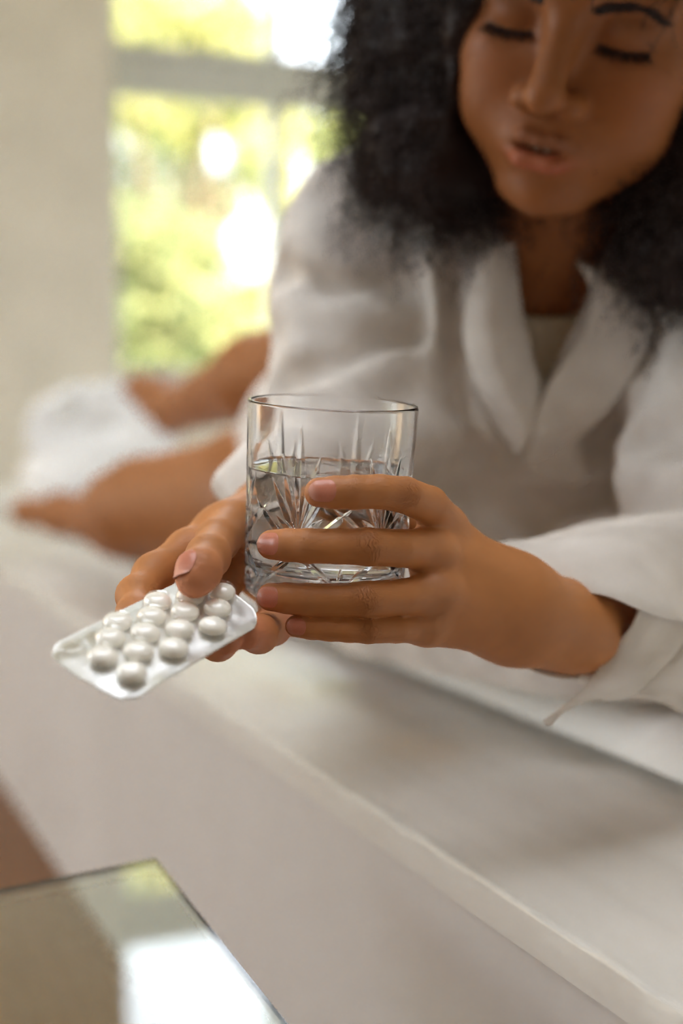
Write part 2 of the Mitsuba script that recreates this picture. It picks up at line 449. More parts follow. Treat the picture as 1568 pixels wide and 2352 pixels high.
# glass side table in the lower left corner
Z_TAB = 0.311
c0 = on_z(357, 1972, Z_TAB); e1 = on_z(700, 2400, Z_TAB); e2 = on_z(0, 2042, Z_TAB)
u1, u2 = unit(e1 - c0), unit(e2 - c0)
u2 = unit(u2 - 0.0 * u1)
L1, L2, TH = 0.62, 0.62, 0.009
tag("side_table", "low table with a clear glass top and green glass edge beside the platform", "table")
quad = np.array([c0, c0 + u1 * L1, c0 + u1 * L1 + u2 * L2, c0 + u2 * L2])
lo4, bev = quad - [0, 0, TH], 0.0
put("glass_top", (np.vstack([quad, lo4]), np.array([[3, 2, 1, 0], [4, 5, 6, 7]])), "m_table_glass", "side_table")
sd = np.array([[0, 1, 5, 4], [1, 2, 6, 5], [2, 3, 7, 6], [3, 0, 4, 7]])
put("glass_edge", (np.vstack([quad, lo4]), sd), "m_green_edge", "side_table"); tag("side_table__glass_edge", "dark green polished edge of the glass")
for a, b in ((0.3, 0.3), (L1 - 0.05, 0.3), (0.3, L2 - 0.05), (L1 - 0.05, L2 - 0.05)):
    q0 = c0 + u1 * a + u2 * b
    cyl = trimesh.creation.cylinder(radius=0.014, height=Z_TAB - TH - 0.001, sections=24)
    cyl.apply_translation((q0[0], q0[1], (Z_TAB - TH) / 2))
    put("leg", cyl, "m_steel", "side_table", smooth=40)

# heaped towel at the far end of the mattress
TD = 2.55
tc = P(225, 1010, TD)
zt = 925 * 0


def f_towel(p):
    h = (EYE[2] - (925 - 880) * 0)
    a = s_ell(p, P(215, 1095, TD), (0.125, 0.13, 0.085))
    b = s_ell(p, P(235, 965, TD + 0.03), (0.115, 0.11, 0.052))
    d = smin(a, b, 0.02)
    for r in (((90, 955), (170, 915), (290, 905), 0.024), ((150, 965), (240, 935), (350, 960), 0.022), ((300, 960), (360, 1000), (385, 1050), 0.022), ((80, 1010), (200, 1040), (380, 1025), 0.02)):
        pts = [P(q[0], q[1], TD - 0.075) for q in r[:3]]
        d = smin(d, s_chain(p, pts, [r[3]] * 3, 0.01), 0.03)
    d = smax(d, -s_chain(p, [P(50, 1012, TD - .10), P(200, 1040, TD - .135), P(400, 1000, TD - .11)], [.010, .012, .010], .01), .02)
    d = smax(d, -s_cone(p, P(150, 930, TD - .02), P(172, 955, TD - .13), .012, .016), .015)
    return d + (meshkit.fbm(p * 14, 3, 6).astype(np.float32) - 0.5) * 0.02


m = mesh_sdf(f_towel, tc - [0.24, 0.24, 0.2], tc + [0.24, 0.24, 0.17], 0.005)
tv = np.array(m[0]); tv[:, 2] = np.maximum(tv[:, 2], Z_MAT + 0.004)
key = put("towel", (tv, m[1]), "m_towel", smooth=True)
tag(key, "white terry towel heaped in soft folds at the far end of the mattress", "towel")

# ---------------------------------------------------------------- garden outside the window
scene["m_lawn"] = two({"type": "diffuse", "reflectance": mikit.proc(lambda p, n, uv: mikit.mix((0.22, 0.30, 0.08), (0.38, 0.44, 0.16), mikit.fbm(p.x * 1.5, p.y * 1.5, 0, 4)))})
scene["m_bark"] = two({"type": "diffuse", "reflectance": mikit.proc(lambda p, n, uv: mikit.mix((0.14, 0.11, 0.08), (0.30, 0.25, 0.19), mikit.fbm(p.x * 20, p.y * 20, p.z * 4, 3)))})
for nm, col in (("yellow", (0.60, 0.62, 0.34)), ("mid", (0.42, 0.48, 0.28)), ("dark", (0.33, 0.39, 0.29))):
    scene["m_leaf_" + nm] = {"type": "principledthin", "base_color": mikit.proc(lambda p, n, uv, col=col: mikit.mix([c * 0.7 for c in col], [min(1, c * 1.25) for c in col], mikit.noise(p.x * 9, p.y * 9, p.z * 9))),
                             "roughness": 0.55, "diff_trans": 0.9, "spec_trans": 0.0}
key = put("lawn", (np.array([[-14, YW + 0.2, -0.25], [22, YW + 0.2, -0.25], [22, 30, -0.25], [-14, 30, -0.25]]), np.array([[0, 1, 2, 3]])), "m_lawn")
tag(key, "sunlit lawn outside the window", "lawn", kind="stuff")


def leaves(centres, radii, count, size, r):
    cs = np.asarray(centres); w = np.asarray(radii) ** 2.0; w = w / w.sum()
    k = r.choice(len(cs), count, p=w)
    d = r.normal(size=(count, 3)); d /= np.linalg.norm(d, axis=1, keepdims=True)
    p = cs[k] + d * (np.asarray(radii)[k] * r.uniform(0.25, 1, count) ** 0.6)[:, None] * [1, 1, 0.85]
    a = r.normal(size=(count, 3)); a[:, 2] -= 0.4; a /= np.linalg.norm(a, axis=1, keepdims=True)
    b = np.cross(a, r.normal(size=(count, 3))); b /= np.linalg.norm(b, axis=1, keepdims=True)
    nn = np.cross(a, b)
    s = (size * r.uniform(0.6, 1.3, count))[:, None]
    rows = [(-1, 0, 0), (-.35, .42, .1), (.35, .38, .1), (1, 0, -.12), (.35, -.38, .1), (-.35, -.42, .1)]
    V = np.stack([p + s * (x * a + y * b + z * nn) for x, y, z in rows], 1).reshape(-1, 3)
    f = np.array([[0, 1, 5], [1, 2, 4], [1, 4, 5], [2, 3, 4]])
    return V, (f[None] + (np.arange(count) * 6)[:, None, None]).reshape(-1, 3)


def tree(base_px, D, blobs, leaf, count, size, label, seed, trunk=0.06, cat_="tree"):
    r = np.random.default_rng(seed)
    base = P(base_px, 900, D); base[2] = -0.25
    cs = [P(b[0], b[1], b[2] if len(b) > 3 else D) for b in blobs]
    rs = [b[-1] for b in blobs]
    key = numbered("garden_tree" if cat_ == "tree" else "hedge")
    tag(key, label, cat_)
    put("foliage", leaves(cs, rs, count, size, r), leaf, key, kind=None) if False else put("foliage", leaves(cs, rs, count, size, r), leaf, key)
    tag(key + "__foliage", kind="stuff")
    topz = max(c[2] for c in cs)
    fork = base + [0.05, 0.03, max(0.4, (topz - base[2]) * 0.45)]
    tr_ = [tube(spline_curve([base, (base + fork) / 2 + r.normal(0, 0.05, 3), fork], 10), np.linspace(trunk, trunk * 0.7, 10), 8)]
    for c, rr in zip(cs, rs):
        mid = (fork + c) / 2 + r.normal(0, 0.12, 3)
        tr_.append(tube(spline_curve([fork, mid, c], 8), np.linspace(trunk * 0.45, trunk * 0.12, 8), 5))
    put("trunk", cat(tr_), "m_bark", key, smooth=True)


tree(330, 6.6, [(320, 540, .22), (300, 640, .26), (420, 580, .2), (330, 730, .26), (440, 740, .24), (300, 820, .22), (400, 840, .24), (500, 790, .22), (380, 660, .22)], "m_leaf_mid", 2900, 0.055,
     "green bushy tree low in the window, beside the wall", 1)
tree(420, 8.2, [(290, 30, .34), (380, 60, .3), (470, 20, .3), (540, 70, .24), (300, 230, .2), (340, 260, .22), (450, 250, .22), (540, 250, .24), (610, 290, .22), (600, 330, .2), (420, 300, .18)], "m_leaf_yellow", 2300, 0.06,
     "sunlit yellow green tree whose crown fills the panes above the transom", 2)
tree(470, 10.5, [(300, 330, .3), (420, 350, .22), (360, 440, .3), (460, 440, .26), (500, 470, .24), (560, 400, .2), (290, 470, .26), (400, 510, .3)], "m_leaf_dark", 1250, 0.07,
     "sparse bluish green tree with sky showing between its leaves", 3)
tree(620, 7.4, [(625, 400, .16), (640, 470, .13), (600, 350, .15), (570, 770, .26), (620, 700, .2), (520, 840, .25), (600, 830, .26), (560, 700, .16)], "m_leaf_yellow", 1700, 0.055,
     "young light green tree behind the mullion", 4, 0.04)
tree(820, 12.0, [(780, 300, .45), (820, 380, .48), (790, 250, .3), (850, 250, .45), (760, 450, .2), (900, 350, .6), (840, 500, .45)], "m_leaf_yellow", 1900, 0.09,
     "yellow green tree seen through the edge of the woman's hair", 5)
tree(450, 15, [(250, 700, .8), (330, 760, .8), (420, 700, .6), (500, 800, .8), (600, 830, .7), (380, 850, .8), (260, 850, .8), (460, 600, .45)], "m_leaf_dark", 3600, 0.1,
     "broad dark hedge at the far end of the lawn", 6, 0.1, "hedge")

# ---------------------------------------------------------------- cut-glass tumbler and the water in it
GD = 0.68
g_up = unit(CU + 0.052 * CR - 0.165 * CF)              # axis: rolled a little clockwise, leaning to the lens
g_bot = P(743, 1362, GD + 0.0076)
g_x = unit(CR - g_up * (CR @ g_up)); g_y = np.cross(g_up, g_x)      # theta 0 towards the right, -90 deg towards the lens
GH, RB, RT = 0.0925, 0.0383, 0.0405


def g_world(r, th, z):
    return g_bot + g_up * z[..., None] + g_x * (r * np.cos(th))[..., None] + g_y * (r * np.sin(th))[..., None]


def g_router(z):
    r = RB + (RT - RB) * z / GH
    lip = np.clip((z - (GH - 0.0012)) / 0.0012, 0, 1)
    foot = np.clip((0.005 - z) / 0.005, 0, 1)
    return r - 0.0012 * (1 - np.sqrt(np.maximum(1 - lip ** 2, 0))) - 0.0035 * (1 - np.sqrt(np.maximum(1 - foot ** 2, 0)))


def groove(s, z, a, b, w, depth, leaf=True):
    """V-cut from a to b (mm in the unrolled wall), w wide, pointed at both ends like a leaf."""
    a, b = np.array(a, float), np.array(b, float)
    ba = b - a; L = np.hypot(*ba)
    t = ((s - a[0]) * ba[0] + (z - a[1]) * ba[1]) / L ** 2
    d = np.abs((s - a[0]) * ba[1] - (z - a[1]) * ba[0]) / L
    tt = np.clip(t, 0, 1)
    depth = depth * (1.0 + 0.55 * np.clip((62 - z) / 10, 0, 1))
    prof = (np.sin(np.pi * tt ** 0.8) ** 0.75) if leaf else np.minimum(1, np.minimum(tt, 1 - tt) * 6)
    ww = np.maximum(w / 2 * prof, 1e-6)
    return np.where((t > 0) & (t < 1), depth * prof * np.clip(1 - d / ww, 0, 1), 0)


def cuts(th_deg, z):
    """Depth in mm of the cut pattern at an angle (from the fan's axis, repeating every 60 degrees) and height in mm."""
    s = ((th_deg + 30) % 60 - 30) * math.radians(1) * 39.5
    HALF = 30 * math.radians(1) * 39.5
    c = np.zeros_like(s)
    for ang, L, w in ((0, 51, 5.6), (14, 39, 4.6), (-14, 39, 4.6), (29, 30, 4.2), (-29, 30, 4.2), (52, 15, 3.4), (-52, 15, 3.4)):
        q = math.radians(ang)
        c = np.maximum(c, groove(s, z, (0, 33.5), (L * math.sin(q), 33.5 + L * math.cos(q)), w, 1.0))
    for sg in (-1, 1):
        for off in (-2, 0, 2):
            x0 = off * HALF
            c = np.maximum(c, groove(s, z, (x0 + HALF * sg + sg * 5.5, 48.6), (x0 - HALF * sg, 9.0), 3.6, 0.95, False))
            c = np.maximum(c, groove(s, z, (x0 + HALF * sg - 0 * sg, 9.0), (x0 + HALF * sg - sg * 7, 2.2), 3.0, 0.8))
            c = np.maximum(c, groove(s, z, (x0 + HALF * sg + 0 * sg, 9.0), (x0 + HALF * sg - sg * 10.5, 9.0), 2.8, 0.8))
            c = np.maximum(c, groove(s, z, (x0 + HALF * sg, 8.0), (x0 + HALF * sg, 20), 2.8, 0.8))
    return c


NT, NZ = 900, 250
th = np.arange(NT) * 2 * np.pi / NT
zo = np.r_[0.0002, np.linspace(0.001, 0.0885, NZ)]
TH_, Z_ = np.meshgrid(th, zo, indexing="xy")
FAN0 = -90 - 19.5                                       # the fan that faces the lens, a little left of the middle
dep = cuts(np.degrees(TH_) - FAN0, Z_ * 1000) * 0.001
dep = np.maximum(dep, 0.0)
outer = g_world(g_router(Z_) - dep, TH_, Z_)
WATER = 0.0612
wall_t = lambda z: 0.0021 + 0.0016 * np.clip((0.07 - z) / 0.05, 0, 1)


def g_rinner(z):
    fl = np.clip((0.019 - z) / 0.007, 0, 1)
    return (RB + (RT - RB) * z / GH) - wall_t(z) - 0.007 * (1 - np.sqrt(np.maximum(1 - fl ** 2, 0)))


def lathe_rings(rings):
    """Rings (k, NT, 3) joined by quads, each end left open."""
    k, n = rings.shape[:2]
    i, j = np.meshgrid(np.arange(k - 1), np.arange(n), indexing="ij")
    q = np.stack([i * n + j, i * n + (j + 1) % n, (i + 1) * n + (j + 1) % n, (i + 1) * n + j], -1).reshape(-1, 4)
    return rings.reshape(-1, 3), q


NI = 240
thi = np.arange(NI) * 2 * np.pi / NI
zi_dry = np.r_[np.linspace(GH - 0.0014, WATER, 40)]
TI, ZI = np.meshgrid(thi, zi_dry, indexing="xy")
inner_dry = g_world(g_rinner(ZI), TI, ZI)
r_o, r_i = float(g_router(np.array(0.0885))), float(g_rinner(np.array(GH - 0.0012)))
rc_, rh = (r_o + 0.00005 + r_i) / 2, (r_o + 0.00005 - r_i) / 2
rim_rings = [g_world(np.full(NI, r_o + 0.00005 * k_), thi, np.full(NI, 0.0885 + (GH - rh - 0.0885) * k_)) for k_ in np.linspace(0, 1, 6)]
rim_rings += [g_world(np.full(NI, rc_ + rh * math.cos(a_)), thi, np.full(NI, GH - rh + rh * math.sin(a_))) for a_ in np.linspace(0, math.pi, 15)[1:]]
rim_rings = np.array(rim_rings)
pieces = [lathe_rings(outer)]
pieces.append(lathe_rings(np.concatenate([rim_rings, inner_dry])))
base_r = np.linspace(float(g_router(np.array(0.0002))), 0.0, 12)
base_rings = np.array([g_world(np.full(NI, r), thi, np.full(NI, 0.0002 + 0.0016 * (1 - (r / base_r[0]) ** 2) * (r < base_r[1]))) for r in base_r[::-1]])
pieces.append(lathe_rings(base_rings))
gm = trimesh.Trimesh(*cat(pieces), process=False)
# orient every piece outwards from the solid glass
gv, gf = gm.vertices, gm.faces.copy()
fc = gv[gf].mean(1); fn = np.cross(gv[gf[:, 1]] - gv[gf[:, 0]], gv[gf[:, 2]] - gv[gf[:, 0]])
rel = fc - g_bot; hz = rel @ g_up; rad = rel - hz[:, None] * g_up; rr = np.linalg.norm(rad, axis=1)
n_out, k0, k1 = len(pieces[0][1]) * 2, len(pieces[0][1]) * 2 + len(pieces[1][1]) * 2, 0
want = np.where((np.arange(len(gf)) < n_out)[:, None], rad, np.where((np.arange(len(gf)) < k0)[:, None], (rad / np.maximum(rr, 1e-9)[:, None]) * (rr - rc_)[:, None] + g_up * np.maximum(hz - (GH - rh), 0)[:, None], -g_up))
bad = (fn * want).sum(1) < 0
gf[bad] = gf[bad][:, ::-1]
key = put("glass_tumbler", (gv, gf), "m_glass", smooth=32)
tag(key, "clear cut-glass tumbler with fan and diamond cuts, held in the woman's hand", "glass")

zi_wet = np.r_[np.linspace(WATER, 0.0195, 30), 0.0185, 0.017, 0.0155, 0.0142, 0.0132, 0.0125, 0.0121, 0.012]
TI, ZI = np.meshgrid(thi, zi_wet, indexing="xy")
wet = g_world(g_rinner(ZI), TI, ZI)
fl_r = np.linspace(float(g_rinner(np.array(0.012))), 0, 10)[1:]
wet = np.concatenate([wet, np.array([g_world(np.full(NI, r), thi, np.full(NI, 0.012)) for r in fl_r])])
wv, wf = lathe_rings(wet)
wm = trimesh.Trimesh(*cat([(wv, wf)]), process=False)
fn = wm.face_normals; fc = wv[wm.faces].mean(1); rel = fc - g_bot; hz = rel @ g_up; rad = rel - hz[:, None] * g_up
out = rad - (np.maximum(0.0195 - hz, 0) * 8)[:, None] * g_up
w_f = wm.faces.copy(); bad = (fn * out).sum(1) < 0; w_f[bad] = w_f[bad][:, ::-1]
tag("water", "clear still water filling two thirds of the glass tumbler", "water")
put("body", (wv, w_f), "m_water_side", "water", smooth=True)
rs = np.linspace(1, 0, 14)
Rw = float(g_rinner(np.array(WATER)))
men = np.array([g_world(np.full(NI, Rw * r), thi, np.full(NI, WATER - 0.0012 * (1 - math.exp(-(1 - r) * Rw / 0.0018)))) for r in np.r_[1, .99, .98, .96, .94, .9, .85, rs[3:]]])
mv, mf = lathe_rings(men)
mm = trimesh.Trimesh(*cat([(mv, mf)]), process=False)
ff = mm.faces.copy(); bad = (mm.face_normals @ g_up) < 0; ff[bad] = ff[bad][:, ::-1]
put("surface", (mv, ff), "m_water_top", "water", smooth=True)

# ---------------------------------------------------------------- blister pack
scene["m_foil"] = two({"type": "bumpmap", "tex": mikit.proc(lambda p, n, uv: 0.5 + 0.25 * dr.sin(uv.x * 2 * math.pi / 0.0009) + 0.25 * dr.sin(uv.y * 2 * math.pi / 0.0009) + 0.5 * mikit.fbm(p.x * 90, p.y * 90, p.z * 90, 2), 1e-4), "scale": 0.00009,
                       "bsdf": {"type": "principled", "base_color": rgb(0.80, 0.80, 0.79), "metallic": 0.9, "roughness": 0.2}})
scene["m_film"] = {"type": "thindielectric", "int_ior": 1.5}
scene["m_pill"] = {"type": "principled", "base_color": rgb(0.88, 0.85, 0.78), "roughness": 0.35, "specular": 0.5, "clearcoat": 0.6, "clearcoat_gloss": 0.92}
from scipy.spatial.transform import Rotation
SC = 15.0 / 13.5
RM = Rotation.from_rotvec([1.8872, 0.6416, -0.2476]).as_matrix()
pk_u, pk_v, pk_n = cam(RM[:, 0]), cam(RM[:, 1]), cam(RM[:, 2])
q0 = np.array([-0.0965, 0.0472, 0.5148]) * SC
pk_o = EYE + cam(q0)
PU, PV = 0.015, 0.026
Z_PILL = 0.0026                                         # lattice plane (pill middles) above the foil


def pk(u, v, z=0.0):
    """Metres across (u), along (v) and above the foil; the near end bends down a little."""
    u, v, z = np.broadcast_arrays(np.asarray(u, float), np.asarray(v, float), np.asarray(z, float))
    bend = -0.002 * np.clip((0.012 - v) / 0.03, 0, 1) ** 2 - 0.0016 * np.clip((u - 0.015) / 0.02, -1, 1) ** 2
    return pk_o + pk_u * u[..., None] + pk_v * v[..., None] + pk_n * (z - Z_PILL + bend)[..., None]


U0, U1, V0, V1 = -0.0095, 0.0402, -0.0066, 0.0865
tag("blister_pack", "silver blister pack of round white pills pinched between thumb and fingers", "blister pack")
gu, gv_ = np.linspace(U0, U1, 40), np.linspace(V0, V1, 70)
A, Bv = np.meshgrid(gu, gv_, indexing="ij")
cr = 0.008
uc, vc = np.clip(A, U0 + cr, U1 - cr), np.clip(Bv, V0 + cr, V1 - cr)
du, dv = A - uc, Bv - vc
l8 = np.maximum(np.abs(du), np.abs(dv)); l2 = np.hypot(du, dv)
k = np.where(l2 > 1e-9, l8 / np.maximum(l2, 1e-9), 1)
A2, B2 = uc + du * k, vc + dv * k
far = np.clip((B2 - V0) / (V1 - V0), 0, 1)
B2 = B2 - (1 - far) * np.interp(A2, [-.0092, .004, .0157, .027, .0385], [0, .0050, .0070, .0072, .0060]) - far * np.interp(A2, [.012, .030, .040], [0, .005, .0125])
ripple = (meshkit.fbm(np.stack([A2 * 120, B2 * 120, 0 * A2], -1), 3, 5) - 0.5) * 0.0006
top = pk(A2, B2, ripple); 
G = top
du_, dv_ = np.gradient(G, axis=0), np.gradient(G, axis=1)
N = np.cross(du_, dv_); N /= np.linalg.norm(N, axis=-1, keepdims=True)
v_, f_ = shell_grid(G, N, 0.0003)
put("foil_sheet", trimesh.Trimesh(v_, f_, process=False), "m_foil", "blister_pack", smooth=True, uv=np.vstack([np.stack([A2, B2], -1).reshape(-1, 2)] * 2))
slots = [(i, r) for r in range(4) for i in range(3) if (i, r) != (2, 3)] + [(i + .5, r + .5) for r in range(3) for i in range(2)]
empty = {(0, 0)}
dome_p = [(1.0, 0.0), (0.985, 0.3), (0.95, 0.55), (0.88, 0.76), (0.76, 0.9), (0.58, 0.97), (0.35, 0.995), (0.0, 1.0)]
names = {(1, 0): "middle pill at the near end of the blister pack", (2, 0): "pill in the lowest corner of the blister pack, nearest the lens", (.5, .5): "pill just behind the empty dome, on the left of its row of two",
         (1.5, .5): "pill right of centre in the first row of two of the pack", (0, 1): "pill at the left edge of the pack, in its second row of three", (1, 1): "pill in the middle of the pack's second row of three",
         (2, 1): "pill at the right edge of the pack, in its second row of three", (.5, 1.5): "pill left in the pack's second row of two, just before the fingers", (1.5, 1.5): "pill right in the pack's second row of two",
         (0, 2): "pill touching the thumb's side at the left edge of the pack", (1, 2): "pill right before the tip of the thumb on the pack", (2, 2): "pill at the right edge of the pack before the tumbler",
         (.5, 2.5): "pill under the tip of the thumb on the pack", (1.5, 2.5): "pill right of the thumb, in the pack's last row of two", (1, 3): "pill at the far end of the pack, next to the tumbler", (0, 3): "pill at the far left end of the pack, under the hand"}
pr = np.array([(0, -.0021), (.0030, -.00205), (.0044, -.0018), (.0050, -.0012), (.0052, -.0005), (.0052, .0005), (.0050, .0011), (.0044, .0019), (.0034, .0026), (.0022, .0030), (.0011, .0032), (0, .0033)])
lath = trimesh.creation.revolve(pr * [1.12, 1.05], sections=40)
lath.merge_vertices(); lath.update_faces(lath.nondegenerate_faces()); lath.fix_normals()
for (a, b) in slots:
    u, v = a * PU, b * PV
    t = np.arange(36) * 2 * np.pi / 36
    rr, hh = 0.0066, 0.0066
    crush = (a, b) in empty
    V = []
    for i, (x, h) in enumerate(dome_p):
        du = u + rr * x * np.cos(t); dv = v + rr * x * np.sin(t)
        z = np.full(36, hh * h * (0.62 if crush else 1))
        if crush:
            z = z * (1 - 0.55 * meshkit.noise(np.stack([du * 330, dv * 330, 0 * du], -1), 3)) 
        V.append(pk(du, dv, z + 0.0002))
    if crush:
        put("empty_blister", lathe_rings(np.array(V)), "m_film", "blister_pack", smooth=15)
        continue
    put("blister", lathe_rings(np.array(V)), "m_film", "blister_pack", smooth=True)
    c = pk(u, v, 0.0026)
    m = lath.copy()
    jit = rng.normal(0, 0.035, 2)
    z_ax = unit(pk_n + pk_u * jit[0] + pk_v * jit[1]); x_ax = unit(pk_u - z_ax * (pk_u @ z_ax)); y_ax = np.cross(z_ax, x_ax)
    m.vertices = c + m.vertices @ np.array([x_ax, y_ax, z_ax])
    key = put("pill", m, "m_pill", smooth=50)
    tag(key, "white round " + names[(a, b)], "pill", "pills in the blister pack")

# ---------------------------------------------------------------- the woman: body
def M(v):
    return v / 1000.0


class Chain:
    """A finger: joints (pixel x, y, distance) and radii in mm."""

    def __init__(self, rows, k=0.0012):
        self.p = PP(rows); self.r = [M(r[3]) for r in rows]; self.k = k

    def __call__(self, p):
        return s_chain(p, self.p, self.r, self.k)


# left hand (at the right of the photograph) round the tumbler: from knuckle to tip
L_fingers = {
    "index": Chain([(1022, 1208, .690, 10.2), (985, 1160, .668, 9.0), (930, 1137, .6485, 8.3), (872, 1129, .639, 7.7), (812, 1131, .6352, 7.7), (770, 1131, .6342, 7.3), (733, 1131, .6345, 6.7)]),
    "middle": Chain([(990, 1262, .672, 10.2), (915, 1259, .650, 8.6), (845, 1256, .6375, 8.6), (775, 1255, .634, 7.9), (706, 1254, .6352, 7.8), (660, 1252, .6375, 7.4), (624, 1251, .6405, 6.8)]),
    "ring": Chain([(1002, 1362, .668, 10.0), (925, 1371, .652, 8.2), (841, 1376, .6400, 8.1), (775, 1378, .6362, 7.4), (707, 1377, .6375, 7.3), (660, 1374, .6395, 7.0), (622, 1371, .6422, 6.5)]),
    "pinky": Chain([(975, 1436, .672, 8.6), (910, 1444, .655, 6.6), (845, 1446, .645, 6.4), (800, 1446, .6425, 5.8), (757, 1444, .6425, 5.7), (715, 1441, .6435, 5.5), (680, 1438, .6455, 5.1)]),
}
L_thumb = Chain([(1120, 1320, .728, 15), (1010, 1235, .748, 12.5), (900, 1180, .739, 10), (838, 1160, .735, 9.5), (775, 1148, .733, 8.0)], 0.006)
L_palm = [Chain([(1015, 1215, .692, 10.5), (1090, 1290, .702, 12), (1165, 1345, .711, 14.0)]), Chain([(985, 1265, .673, 11), (1080, 1320, .690, 13), (1170, 1372, .706, 15)]),
          Chain([(1000, 1358, .669, 11), (1080, 1385, .686, 13), (1170, 1408, .706, 15)]), Chain([(985, 1432, .672, 10.0), (1080, 1436, .688, 11.5), (1160, 1442, .708, 14)])]
L_arm = Chain([(1165, 1390, .709, 18.5), (1230, 1420, .722, 18.2), (1310, 1440, .742, 19.0), (1420, 1462, .78, 21.5), (1600, 1500, .85, 27), (1720, 1530, .905, 30)], 0.02)
L_heads = [(P(1026, 1222, .683), .0068), (P(1010, 1272, .6655), .0070), (P(1016, 1365, .6635), .0070), (P(985, 1440, .666), .0055)]


def f_lhand(p):
    palm = None
    for c in L_palm:
        d = c(p)
        palm = d if palm is None else smin(palm, d, 0.011)
    palm = smin(palm, L_arm(p), 0.022)
    palm = smin(palm, L_thumb(p), 0.012)
    for c, r in L_heads:
        palm = smin(palm, s_ball(p, c, r), 0.007)
    out = palm
    for n, c in L_fingers.items():
        q = smin(palm, c(p), 0.0065)
        j = c.p[2]
        out = smin(out, q, 0.0012)
    return out


# every finger joint beside the wall of the tumbler is set against it
for c in L_fingers.values():
    for i in range(1, len(c.p)):
        for _ in range(12):
            h = (c.p[i] - g_bot) @ g_up
            if h < -0.004: break
            ax_p = g_bot + g_up * h
            gap = np.linalg.norm(c.p[i] - ax_p) - (RB + (RT - RB) * np.clip(h / GH, 0, 1)) - c.r[i] - 0.0010
            if gap > 0 and i < 3: break
            d = unit(c.p[i] - EYE)
            step = gap / max(0.35, abs(d @ unit(c.p[i] - ax_p)))
            c.p[i] = c.p[i] + d * np.clip(step, -0.006, 0.004)

# right hand (behind the tumbler) pinching the blister pack
R_thumb = Chain([(596, 1180, .757, 14), (532, 1205, .712, 11.2), (500, 1240, .674, 9.2), (478, 1278, .640, 8.8), (458, 1310, .615, 8.4), (446, 1332, .611, 7.4)], 0.005)
R_fingers = {
    "index": Chain([(500, 1222, .722, 11), (430, 1262, .698, 9.2), (352, 1318, .676, 8.8), (312, 1368, .654, 8.2), (310, 1412, .629, 7.6), (340, 1440, .612, 7.0)], 0.006),
    "middle": Chain([(560, 1290, .730, 11), (500, 1350, .700, 9.4), (450, 1425, .676, 8.8), (470, 1462, .648, 8.2), (500, 1474, .630, 7.6), (520, 1470, .619, 6.8)], 0.006),
    "ring": Chain([(612, 1330, .738, 10.5), (640, 1400, .705, 8.8), (625, 1438, .676, 8.4), (594, 1456, .640, 7.8), (568, 1456, .627, 7.2)], 0.006),
    "pinky": Chain([(650, 1340, .748, 9), (680, 1395, .72, 7.4), (665, 1425, .695, 6.8), (640, 1432, .675, 6.2)], 0.006),
}
R_palm = [Chain([(500, 1225, .722, 11.5), (560, 1215, .75, 14), (610, 1185, .79, 16)]), Chain([(560, 1290, .732, 12), (600, 1250, .758, 15), (640, 1205, .795, 16)]),
          Chain([(612, 1330, .74, 11), (640, 1270, .765, 14), (660, 1215, .80, 15)]), Chain([(650, 1340, .75, 10), (670, 1280, .775, 12), (675, 1220, .80, 14)])]
R_arm = Chain([(625, 1195, .79, 19), (660, 1160, .83, 19), (740, 1120, .88, 24), (860, 1080, .96, 31)], 0.02)


def f_rhand(p):
    palm = None
    for c in R_palm:
        d = c(p)
        palm = d if palm is None else smin(palm, d, 0.012)
    palm = smin(palm, R_arm(p), 0.02)
    palm = smin(palm, R_thumb(p), 0.011)
    out = palm
    for n, c in R_fingers.items():
        out = smin(out, smin(palm, c(p), 0.008), 0.001)
    return out


# head: local axes right (her left), forward, up in mm, eyes at height 0
hF = unit(cam((-0.40, 0.36, -0.85)))
hD0 = cam((-0.15, 0.95, 0.45)); hD = unit(hD0 - hF * (hD0 @ hF))
hU = -hD
hR = np.cross(hF, hU)
HS = 1.06
HM = np.array([hR, hF, hU])
HC = P(1238, 356, .835) - HS * 0.001 * (np.array([0, 92, -72]) @ HM)


def hw(x, y, z):
    return HC + HS * 0.001 * (np.array([x, y, z], float) @ HM)


def warp(q):
    """Shortens the face below the nose."""
    q = np.array(q, np.float32)
    q[:, 2] = np.where(q[:, 2] < -45, -45 + (q[:, 2] + 45) * 1.17, q[:, 2])
    return q


